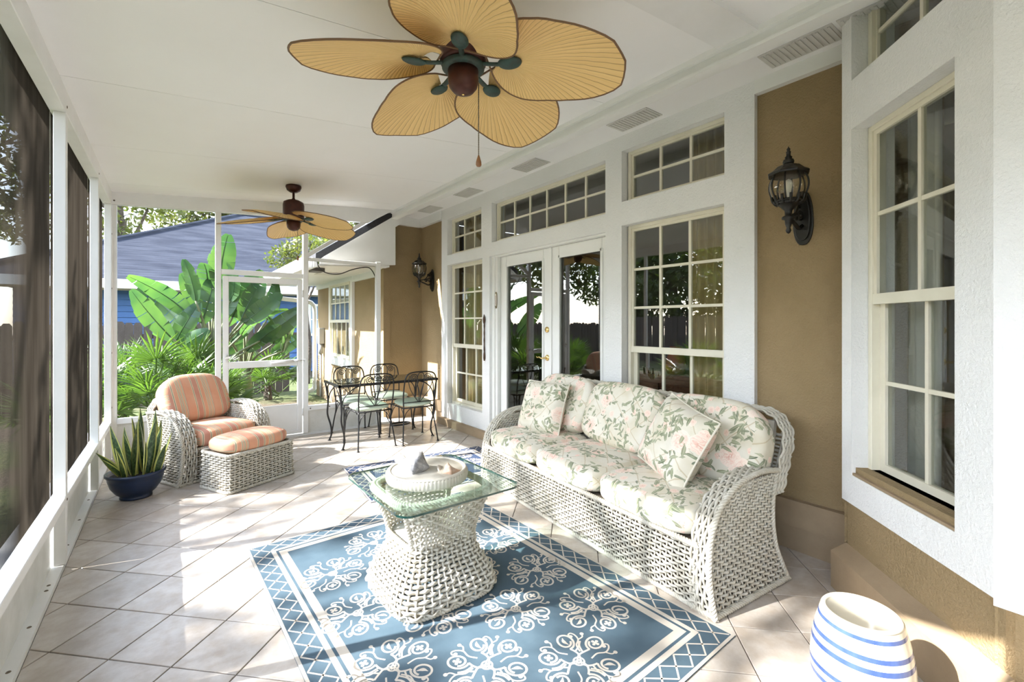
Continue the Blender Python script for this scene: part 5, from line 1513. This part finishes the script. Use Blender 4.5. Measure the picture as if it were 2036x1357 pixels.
# ------------------------------------------------------------------ wrought-iron dining set
iron = MAT['black_iron']
dtb = thing('dining_table', 'black wrought-iron dining table with a glass top by the far wall', 'table', (1.46, 5.09, 0), 0)
TW, TD, TH = 1.20, 0.60, 0.72
fr_ = MB()
fr_.box(0, TW, 0, 0.022, TH-0.028, TH); fr_.box(0, TW, TD-0.022, TD, TH-0.028, TH); fr_.box(0, 0.022, 0, TD, TH-0.028, TH); fr_.box(TW-0.022, TW, 0, TD, TH-0.028, TH)
fr_.build('top_frame', iron, dtb)
MB().box(0.012, TW-0.012, 0.012, TD-0.012, TH-0.006, TH+0.002).build('glass_top', glass_material('smoked_glass', (0.52,0.58,0.56), 0.07), dtb)
for (x, y) in ((0,0),(TW,0),(0,TD),(TW,TD)):
    sx, sy = (1 if x == 0 else -1), (1 if y == 0 else -1)
    def lp(i, z): return (x + sx*(0.012+i), y + sy*(0.012+i*0.55), z)
    leg = spline([lp(0.0,TH-.02), lp(0.015,TH-.12), lp(0.028,TH-.26), lp(0.022,TH-.40), lp(0.055,0.18), lp(0.062,0.08), lp(0.042,0.008)], 5)
    lg = MB().tube(leg, 0.0105, 8).build('leg', iron, dtb, True)
    MB().lathe([(0.020,0.0),(0.021,0.006),(0.010,0.012)], 12).xform(Matrix.Translation(leg[-1]-np.array([0,0,0.008]))).build('foot', iron, lg, True)
    ar = MB()
    ar.tube(spline([lp(0.024,TH-.34), (x+sx*0.06,y+sy*0.03,TH-.16), (x+sx*0.15,y+sy*0.012,TH-.06), (x+sx*0.24,y+sy*0.012,TH-.022)], 5), 0.007, 6)
    ar.tube(spline([lp(0.024,TH-.34), (x+sx*0.03,y+sy*0.06,TH-.16), (x+sx*0.012,y+sy*0.12,TH-.06), (x+sx*0.012,y+sy*0.20,TH-.022)], 5), 0.007, 6)
    ar.build('brace', iron, lg, True)

pad_m = M('sage_vinyl', (0.50,0.58,0.47), 0.42, var=(6,(0.44,0.52,0.41)))
def iron_chair():
    """origin at the middle of the back feet, the sitter faces +y"""
    t = bpy.data.objects.new('dining_chair', None); C.objects.link(t)
    w = 0.185
    def yb(z): return -0.055*max(0, (z-0.42)/0.42)
    up_ = spline([(-w,0.02,0.42),(-w-0.012,yb(.55)+.01,0.55),(-w-0.010,yb(.70),0.70),(-w+0.008,yb(.78),0.785),(-w+0.06,yb(.82),0.825),(0,yb(.83),0.835),(w-0.06,yb(.82),0.825),(w-0.008,yb(.78),0.785),(w+0.010,yb(.70),0.70),(w+0.012,yb(.55)+.01,0.55),(w,0.02,0.42)], 5)
    back = MB().tube(up_, 0.0085, 8).build('back_frame', iron, t, True)
    sc = MB()
    for s in (-1, 1):
        cx, cz = s*0.088, 0.762
        q = np.linspace(0, 2.1*2*PI, 42)
        spi = [(cx - s*(0.046*(1-0.88*k/(2.1*2*PI)))*math.cos(k), yb(cz)-.002, cz+(0.046*(1-0.88*k/(2.1*2*PI)))*math.sin(k)+.006) for k in q]
        sc.tube(spi, 0.005, 6)
        sc.tube(spline([(cx-s*0.046, yb(.76), 0.762+.006),(cx-s*0.048,yb(.68),0.70),(cx-s*0.075,yb(.60)+.004,0.60),(s*0.006,0.012,0.475)], 6), 0.005, 6)
        sc.tube(spline([(cx+s*0.05, yb(.78), 0.79),(cx+s*0.058,yb(.72),0.72),(cx+s*0.02,yb(.62)+.004,0.61),(s*0.010,0.012,0.475)], 6), 0.005, 6)
        sc.tube(spline([(s*0.042,yb(.76),0.768),(s*0.036,yb(.68),0.68),(s*0.016,yb(.58),0.58),(s*0.004,0.012,0.475)], 6), 0.005, 6)
    sc.tube(spline([(-0.042,yb(.76),0.768),(-0.03,yb(.80),0.81),(0,yb(.82),0.824),(0.03,yb(.80),0.81),(0.042,yb(.76),0.768)], 5), 0.005, 6)
    sc.build('back_scrolls', iron, back, True)
    MB().tube([(-w,0.016,0.475),(w,0.016,0.475)], 0.006, 6).build('back_rail', iron, back, True)
    sf = MB()
    P = [(-w,0.02),(w,0.02),(w+0.02,0.40),(-w-0.02,0.40)]
    sf.tube([(x,y,0.412) for x,y in P], 0.0085, 6, closed=True)
    sf.build('seat_frame', iron, t, True)
    cu = cushion(0.40, 0.39, 0.055, 3.4, 0.020, 12)
    cu.xform(Matrix.Translation((0, 0.215, 0.446))).build('seat_pad', pad_m, t, True)
    for (x, y, ex, ey) in ((-w,0.02,-w-0.03,-0.045),(w,0.02,w+0.03,-0.045),(-w-0.02,0.40,-w-0.03,0.435),(w+0.02,0.40,w+0.03,0.435)):
        pts = spline([(x,y,0.412),(x*1.0,y,0.30),((x+ex)/2,(y+ey)/2,0.16),(ex,ey,0.008)], 5)
        lg = MB().tube(pts, 0.0085, 8).build('leg', iron, t, True)
        MB().lathe([(0.017,0.0),(0.018,0.005),(0.009,0.011)], 12).xform(Matrix.Translation((ex,ey,0.0))).build('foot', iron, lg, True)
        sy = 1 if y < .2 else -1; sx = 1 if x < 0 else -1
        br_ = MB()
        br_.tube(spline([(x*1.0,y,0.26),(x+sx*0.03,y+sy*.004,0.35),(x+sx*0.085,y,0.408)], 5), 0.005, 6)
        br_.tube(spline([(x*1.0,y,0.26),(x+sx*.004,y+sy*0.03,0.35),(x,y+sy*0.085,0.408)], 5), 0.005, 6)
        br_.build('brace', iron, lg, True)
    return t
def copy_tree(o, parent=None):
    c = o.copy(); C.objects.link(c); c.parent = parent
    for ch in list(o.children): copy_tree(ch, c)
    return c
ch0 = iron_chair()
spots = [((1.835,4.99),0.02,'black iron chair with sage pad, near side of the table, left'),
         ((2.335,4.93),-0.06,'black iron chair with sage pad, near side of the table, right'),
         ((1.86,5.99),PI+0.02,'black iron chair with sage pad, far side of the table, left'),
         ((2.35,6.03),PI-0.03,'black iron chair with sage pad, far side of the table, right')]
for i, (xy, rz, lab) in enumerate(spots):
    c = ch0 if i == 0 else copy_tree(ch0)
    c.location = (xy[0], xy[1], 0); c.rotation_euler = (0,0,rz)
    tag(c, lab, 'chair', 'iron dining chairs')

# coil of black hose on the floor under the table
hq = np.linspace(0, 3.4*2*PI, 90)
hose = MB().tube([((0.13+0.012*math.sin(k*.7))*math.cos(k), (0.085)*math.sin(k), 0.010+0.005*(k/6.28)) for k in hq], 0.007, 6)
hose.tube(spline([(-0.13,0,0.03),(-0.17,0.02,0.10),(-0.20,0.0,0.17),(-0.19,-0.01,0.21)], 5), 0.007, 6)
ho = hose.build('coiled_cord', M('cord_black',(0.02,0.02,0.02),0.6), None, True, (2.52, 5.92, 0.0))
tag(ho, 'loose coil of black cord on the floor under the iron table', 'cord')

# ------------------------------------------------------------------ ceiling fans
bronze = M('fan_bronze', (0.075,0.022,0.014), 0.42, 0.4, var=(20,(0.05,0.015,0.011)))
patina = M('fan_patina', (0.035,0.042,0.036), 0.55, 0.2, var=(30,(0.03,0.07,0.057)), bump=(80,0.5,0.003))
def blade_material():
    t = NT('palm_blade'); uv = t.coord('UV'); s = t.n('ShaderNodeSeparateXYZ'); t.set(s.inputs[0], uv)
    f = t.math('FRACT', t.math('MULTIPLY', s.outputs[0], 15.0))
    d = t.math('ABSOLUTE', t.math('SUBTRACT', f, 0.5))
    ln = t.maprange(d, 0.0, 0.10, 1.0, 0.0)
    ln = t.math('MULTIPLY', ln, t.maprange(s.outputs[1], 0.05, 0.30, 0.15, 0.75))
    n = t.noise(t.vmath('MULTIPLY', uv, (30, 2, 1)), 1.0, 3)
    c = t.mix(t.maprange(n.outputs[0], 0.3, 0.7), (0.74,0.50,0.20), (0.82,0.58,0.26))
    c = t.mix(ln, c, (0.22,0.10,0.03))
    nm = t.bump(d, 0.6, 0.006)
    return t.done(t.bsdf(c, 0.6, 0, nm, 0.3))
blade_m = blade_material(); rim_m = M('blade_rim', (0.16,0.085,0.04), 0.7)
TH_ = [0,15,28,40,55,70,90,115,140]; RH_ = [0.515,0.500,0.420,0.345,0.285,0.245,0.200,0.150,0.10]
def blade_point(a, q):
    d = abs(math.degrees(a)); rm = np.interp(d, TH_, RH_)*(1.0 + 0.03*math.sin(a*5))
    rr_ = rm*q
    x, y = rr_*math.cos(a), rr_*math.sin(a)
    return (x, y, 0.020*math.sin(q*PI*0.9) - 0.10*abs(y)*q)
def blade_mesh():
    b = MB(); na, nq = 61, 7; am = R(138)
    A = np.zeros((na, nq, 3)); U = np.zeros((na, nq, 2))
    for i in range(na):
        a = -am + 2*am*i/(na-1)
        for j in range(nq):
            q = 0.04 + 0.96*j/(nq-1)
            A[i, j] = blade_point(a, q); U[i, j] = (a, q*0.5)
    b.grid(A, uv=U); 
    B2 = A.copy(); B2[...,2] += 0.005
    b.grid(B2[::-1], uv=U[::-1])
    return b
bl_me = blade_mesh().mesh('blade', blade_m, True)
rim_pts = [np.array(blade_point(a, 1.0)) + np.array([0,0,0.002]) for a in np.linspace(-R(138), R(138), 61)]
rm_me = MB().tube(rim_pts, 0.0042, 6, closed=True).mesh('blade_rim', rim_m, True)
arm_b = MB().tube(spline([(0.05,0,0.012),(0.10,0,0.004),(0.15,0,-0.006),(0.19,0,-0.010)], 4), 0.007, 6, flat=1.8)
arm_me = arm_b.mesh('blade_arm', patina, True)
brk = MB()
brk.lathe([(0.0,-0.010),(0.030,-0.008),(0.040,-0.003),(0.043,0.003)], 24)
brk.xform(Matrix.Translation((0.215,0,-0.012)) @ Matrix.Diagonal((1.25,0.85,1,1)))
brk_me = brk.mesh('blade_bracket', patina, True)
def fan(label, loc, angles, pitch, chain):
    x, y, zb = loc
    t = thing('ceiling_fan', label, 'ceiling fan', (x, y, zb), 0, 'palm-leaf ceiling fans')
    top = zc(x) - zb
    MB().lathe([(0.075,top-0.004),(0.078,top-0.02),(0.065,top-0.055),(0.035,top-0.075),(0.020,top-0.078)][::-1], 24).build('canopy', bronze, t, True)
    MB().tube([(0,0,0.2),(0,0,top-0.07)], 0.012, 10).build('downrod', bronze, t, True)
    MB().lathe([(0.06,0.012),(0.100,0.016),(0.104,0.03),(0.104,0.155),(0.096,0.185),(0.06,0.205),(0.02,0.212),(0.016,0.225)], 32).build('motor_housing', bronze, t, True)
    hubr = MB().lathe([(0.085,-0.012),(0.094,-0.004),(0.094,0.010),(0.080,0.016)], 32)
    hub_o = hubr.build('hub_ring', patina, t, True)
    sw = MB().lathe([(0.0,-0.118),(0.018,-0.116),(0.045,-0.106),(0.062,-0.085),(0.068,-0.055),(0.068,-0.012)], 28).build('switch_housing', bronze, t, True)
    MB().lathe([(0.0,-0.005),(0.006,-0.003),(0.007,0.0)], 10, cz=-0.117).build('finial', MAT['brass'], sw, True)
    for a in angles:
        r_ = Matrix.Rotation(R(a), 4, 'Z')
        ar = obj('blade_arm', arm_me, t); ar.matrix_local = r_
        b = obj('blade', bl_me, t); b.matrix_local = r_ @ Matrix.Translation((0.19, 0, 0.0)) @ Matrix.Rotation(R(9), 4, 'Y') @ Matrix.Rotation(R(pitch), 4, 'X')
        obj('blade_rim', rm_me, b)
        k = obj('blade_bracket', brk_me, t); k.matrix_local = r_ @ Matrix.Rotation(R(pitch), 4, 'X') 
    if chain:
        cx, cy = chain
        pc = MB().tube([(cx,cy,-0.06),(cx,cy,-0.385)], 0.0022, 5)
        for k in range(40): pc.lathe([(0,-.0032),(.0034,0),(0,.0032)], 6, cx, cy, -0.07-k*0.008)
        pco = pc.build('pull_chain', MAT['screw'], t, True)
        MB().lathe([(0.0,-0.052),(0.009,-0.050),(0.013,-0.043),(0.012,-0.030),(0.005,-0.006),(0.003,0.0)], 14, cx, cy, -0.383).build('chain_pull', M('pull_wood',(0.22,0.10,0.04),0.4), pco, True)
    return t
fan('near palm-leaf ceiling fan with five broad tan blades and a pull chain', (1.04,1.75,2.535), [20+72*k for k in range(5)], -11, (0.062,-0.030))
fan('far palm-leaf ceiling fan hanging on a short bronze downrod', (1.04,5.25,2.495), [-58+72*k for k in range(5)], -11, (0.03,-0.05))

# ------------------------------------------------------------------ wall lanterns
lb = MAT['lantern_black']
def lantern(label, x_wall, y, z):
    """z = height of the globe centre; projects 0.215 m from the wall towards -x"""
    t = thing('wall_lantern', label, 'wall lamp', (x_wall, y, z), 0, 'black wall lanterns')
    pr = -0.215
    plate = []
    for k in range(28):
        a = 2*PI*k/28; c, s = math.cos(a), math.sin(a)
        plate.append((0.056*math.copysign(abs(c)**0.8, c)*(1-0.10*s), -0.155 + 0.165*s))
    pl_ = MB().prism(plate, 'x', -0.016, 0.0)
    pl_.prism([(p[0]*0.78, -0.155+(p[1]+0.155)*0.84) for p in plate], 'x', -0.030, -0.016)
    bevel(pl_.build('back_plate', lb, t), 0.004)
    arm_ = MB()
    arm_.tube(spline([(-0.02,0,-0.20),(-0.07,0,-0.225),(-0.13,0,-0.205),(pr,0,-0.175)], 6), 0.011, 8)
    for s0 in ((-0.055,-0.15,0.035),(-0.11,-0.16,0.026),(-0.065,-0.085,0.022)):
        q = np.linspace(0, 1.8*2*PI, 30)
        arm_.tube([(s0[0]-s0[2]*(1-.8*k/q[-1])*math.cos(k), 0, s0[1]+s0[2]*(1-.8*k/q[-1])*math.sin(k)) for k in q], 0.006, 6)
    arm_.tube(spline([(-0.02,0,-0.03),(-0.06,0,-0.06),(-0.12,0,-0.14),(pr,0,-0.165)], 6), 0.007, 6)
    arm_.build('scroll_arm', lb, t, True)
    MB().lathe([(0.0,-0.275),(0.010,-0.268),(0.015,-0.255),(0.010,-0.240),(0.017,-0.220),(0.019,-0.195),(0.034,-0.188),(0.034,-0.176),(0.018,-0.168),(0.020,-0.14),(0.038,-0.120),(0.055,-0.105),(0.070,-0.098),(0.070,-0.088)], 20, cx=pr).build('stem_cup', lb, t, True)
    crown_ = MB(); 
    for k in range(12):
        a = 2*PI*k/12
        crown_.tube(spline([(pr+0.058*math.cos(a),0.058*math.sin(a),-0.102),(pr+0.078*math.cos(a),0.078*math.sin(a),-0.085),(pr+0.086*math.cos(a),0.086*math.sin(a),-0.055)], 3), 0.008, 6)
    crown_.tube([(pr+0.074*math.cos(a), 0.074*math.sin(a), -0.086) for a in np.linspace(0,2*PI,25)[:-1]], 0.007, 6, closed=True)
    crown_.build('cup_gallery', lb, t, True)
    gprof = [(0.064,-0.09),(0.086,-0.05),(0.098,-0.005),(0.094,0.035),(0.078,0.072)]
    gp2 = spline(gprof, 4)
    MB().lathe([tuple(p) for p in gp2], 32, cx=pr).build('globe', MAT['lamp_glass'], t, True)
    ribs_ = []
    for k in range(8):
        a = 2*PI*k/8 + 0.2
        MB().tube([(pr+(p[0]+.002)*math.cos(a), (p[0]+.002)*math.sin(a), p[1]) for p in gp2], 0.0052, 6).build('rib', lb, t, True)
    MB().lathe([(0.0,0.20),(0.020,0.155),(0.026,0.135),(0.030,0.128),(0.058,0.118),(0.082,0.095),(0.104,0.082),(0.112,0.074),(0.108,0.066),(0.080,0.066)][::-1], 8, cx=pr).build('roof_cap', lb, t)
    MB().lathe([(0.026,0.128),(0.030,0.142),(0.027,0.155),(0.016,0.162),(0.020,0.170),(0.012,0.178),(0.011,0.195),(0.014,0.200),(0.008,0.206),(0.010,0.218),(0.004,0.226),(0.0,0.236)], 16, cx=pr).build('finial', lb, t, True)
    bu = MB().lathe([(0.0,0.045),(0.016,0.035),(0.022,0.015),(0.016,-0.015),(0.012,-0.045),(0.012,-0.09)][::-1], 16, cx=pr).build('bulb', M('frosted_bulb', (0.75,0.73,0.68), 0.3), t, True)
    return t
lantern('black carriage lantern on the brown wall beside the bay', XW, 1.155, 2.195)
lantern('black carriage lantern on the brown wall above the iron dining set', XW, 6.075, 2.185)

# ------------------------------------------------------------------ snake plant
pp = thing('snake_plant', 'snake plant with yellow-edged leaves in a navy bowl by the left screens', 'potted plant', (-0.225, 4.755, 0))
navy = M('navy_glaze', (0.010,0.022,0.060), 0.3, 0, coat=0.1)
MB().lathe([(0.095,0.0),(0.105,0.004),(0.105,0.018),(0.098,0.024),(0.130,0.05),(0.162,0.10),(0.178,0.155),(0.183,0.185),(0.196,0.195),(0.196,0.212),(0.186,0.214),(0.176,0.205),(0.168,0.16),(0.0,0.16)], 40).build('pot', navy, pp, True)
MB().lathe([(0.0,0.185),(0.08,0.188),(0.172,0.180),(0.172,0.170)][::-1], 24).build('soil', M('potting_soil', (0.03,0.022,0.016), 0.95, bump=(70,1.0,0.01)), pp, True)
def snake_mat():
    t = NT('snake_leaf'); uv = t.coord('UV'); s = t.n('ShaderNodeSeparateXYZ'); t.set(s.inputs[0], uv)
    edge = t.math('GREATER_THAN', t.math('ABSOLUTE', s.outputs[0]), 0.72)
    n = t.noise(t.vmath('MULTIPLY', uv, (2.0, 16, 1)), 1.0, 3)
    c = t.mix(t.maprange(n.outputs[0], 0.42, 0.6), (0.022,0.05,0.018), (0.075,0.125,0.05))
    c = t.mix(edge, c, (0.52,0.52,0.16))
    return t.done(t.bsdf(c, 0.35))
snake_m = snake_mat()
def blade_leaf(L, w, bend, twist):
    b = MB(); n = 14; A = np.zeros((n, 7, 3)); U = np.zeros((n, 7, 2))
    for i in range(n):
        q = i/(n-1); ww = 1.18*w*(0.55 + 1.5*q - 2.05*q*q + 0.0)*(1 if q < .92 else (1-q)/.08*.9+.1)
        ww = max(ww, 0.0008)
        for j in range(7):
            s = j/3-1; a = twist*q
            x, y = s*ww, 0.35*ww*s*s
            A[i,j] = (x*math.cos(a)-y*math.sin(a), x*math.sin(a)+y*math.cos(a)+bend*q*q*L, L*q*(1-.15*abs(bend)*q)); U[i,j] = (s, q)
    b.grid(A, uv=U); B_ = A.copy(); B_[...,1] += 0.004
    b.grid(B_[::-1], uv=U[::-1])
    return b
rs = random.Random(9)
for k, (x, y, L, w, lean, az) in enumerate([(-.06,-.03,.44,.034,12,200),(-.02,-.07,.40,.038,4,250),(.02,.0,.47,.034,2,80),(.10,.05,.50,.034,3,20),(.07,-.04,.45,.036,8,340),(.11,-.03,.36,.034,24,330),(-.09,.02,.28,.030,36,200),
        (-.07,-.05,.28,.026,46,225),(0,.06,.42,.034,6,100),(-.05,.05,.38,.032,14,150),(.04,-.09,.30,.034,14,290),(.12,.03,.42,.034,10,10),(.02,.09,.52,.032,8,60),(-.01,-.02,.36,.030,10,180),(.09,.09,.40,.03,15,45),(.13,-.07,.26,.03,18,320),(-.03,.02,.40,.034,8,220),(.05,.04,.44,.034,5,120),(-.07,-.08,.30,.03,22,240),(.08,-.0,.38,.034,12,0)]):
    o = blade_leaf(L, w, rs.uniform(-.05,.12), rs.uniform(-.5,.8)).build('leaf', snake_m, pp, True, (x, y, 0.178))
    q = Matrix.Rotation(R(az), 3, 'Z') @ Matrix.Rotation(R(lean), 3, 'Y') @ Matrix.Rotation(R(rs.uniform(-60,60)), 3, 'Z')
    o.rotation_euler = q.to_euler()

# ------------------------------------------------------------------ striped crock
def crock_mat():
    t = NT('striped_stoneware'); co = t.coord('Object'); s = t.n('ShaderNodeSeparateXYZ'); t.set(s.inputs[0], co)
    wob = t.math('MULTIPLY', t.math('SUBTRACT', t.noise(co, 6, 2).outputs[0], 0.5), 0.006)
    z = t.math('ADD', s.outputs[2], wob)
    m = None
    for (a, b) in ((0.343,0.355),(0.288,0.303),(0.252,0.268),(0.178,0.194),(0.140,0.156),(0.07,0.085)):
        k = t.math('MULTIPLY', t.math('GREATER_THAN', z, a), t.math('LESS_THAN', z, b))
        m = k if m is None else t.math('MAXIMUM', m, k)
    n = t.noise(t.vmath('MULTIPLY', co, (30,30,8)), 1.0, 3)
    c = t.mix(t.maprange(t.noise(co, 5, 3).outputs[0], .4, .7), (0.54,0.50,0.405), (0.48,0.43,0.33))
    c = t.mix(m, c, t.mix(t.maprange(n.outputs[0], .3, .7), (0.028,0.055,0.17), (0.06,0.10,0.24)))
    return t.done(t.bsdf(c, 0.22, 0, None, 0.5, 0.25))
ck = MB().lathe([(0.112,0.0),(0.120,0.006),(0.138,0.07),(0.150,0.14),(0.153,0.19),(0.148,0.25),(0.137,0.31),(0.124,0.355),(0.120,0.372)], 56, mi=0)
del ck.f[-1]; del ck.mi[-1]
ck.lathe([(0.120,0.372),(0.114,0.379),(0.106,0.380),(0.101,0.374),(0.104,0.35),(0.120,0.30),(0.131,0.24),(0.135,0.19),(0.130,0.12),(0.112,0.03),(0.0,0.022)], 56, mi=1)
cko = ck.build('stoneware_crock', [crock_mat(), M('crock_glaze', (0.52,0.475,0.38), 0.25, 0, coat=0.2)], None, True, (1.958, 0.55, 0))
tag(cko, 'cream stoneware crock with blue bands standing in front of the bay', 'crock')

# ------------------------------------------------------------------ thermometer and long spoon on the wall
th_ = thing('thermometer', 'small oval wall thermometer on the door jamb', 'thermometer', (3.084, 4.425, 1.672))
out_ = [(0.021*math.cos(a)*(1 if abs(math.sin(a))<.9 else .8), 0.098*math.copysign(abs(math.sin(a))**.6, math.sin(a))) for a in np.linspace(0,2*PI,33)[:-1]]
MB().prism(out_, 'x', -0.010, 0.0).build('case', M('old_brass',(0.22,0.17,0.10),0.4,0.8), th_)
MB().prism([(p[0]*.82,p[1]*.80) for p in out_], 'x', -0.013, -0.010).build('dial_plate', M('enamel_cream',(0.72,0.70,0.62),0.4), th_)
MB().tube([(-0.014,0,-0.055),(-0.014,0,0.055)], 0.0022, 6).build('glass_tube', M('red_spirit',(0.30,0.05,0.04),0.3), th_)
tk = MB()
for k in range(12):
    z = -0.05 + k*0.009
    tk.box(-0.0136,-0.0128, 0.004, 0.011, z, z+0.0015); tk.box(-0.0136,-0.0128, -0.011, -0.004, z, z+0.0015)
tk.build('scale_marks', MAT['dark_void'], th_, kind='stuff')
MB().lathe([(0,0.006),(0.005,0.005),(0.006,0)][::-1], 10).xform(Matrix.Translation((-0.012,0,-0.07)) @ Matrix.Rotation(R(-90),4,'Y')).build('rivet', MAT['dark_void'], th_)
spn = thing('hanging_ladle', 'long dark bronze ladle hanging on the white trim beside the doors', 'ladle', (3.05, 4.617, 0.94))
br_d = M('aged_bronze', (0.10,0.055,0.035), 0.4, 0.7, var=(18,(0.06,0.035,0.025)))
MB().tube(spline([(-0.012,0,0.12),(-0.013,0,0.25),(-0.013,0,0.36),(-0.012,0,0.47)], 6), [0.0075+0.0015*math.sin(k*1.3) for k in range(19)], 8).build('handle', br_d, spn, True)
MB().lathe([(0.0,-0.055),(0.012,-0.050),(0.021,-0.025),(0.023,0.0),(0.018,0.022),(0.010,0.042),(0.006,0.060)], 16).xform(Matrix.Translation((-0.014,0,0.505)) @ Matrix.Diagonal((0.55,1,1,1))).build('finial_head', br_d, spn, True)
MB().lathe([(0.0,-0.085),(0.010,-0.08),(0.018,-0.05),(0.017,-0.01),(0.010,0.03),(0.007,0.06)], 16).xform(Matrix.Translation((-0.012,0,0.085)) @ Matrix.Diagonal((0.5,1,1,1))).build('paddle', br_d, spn, True)
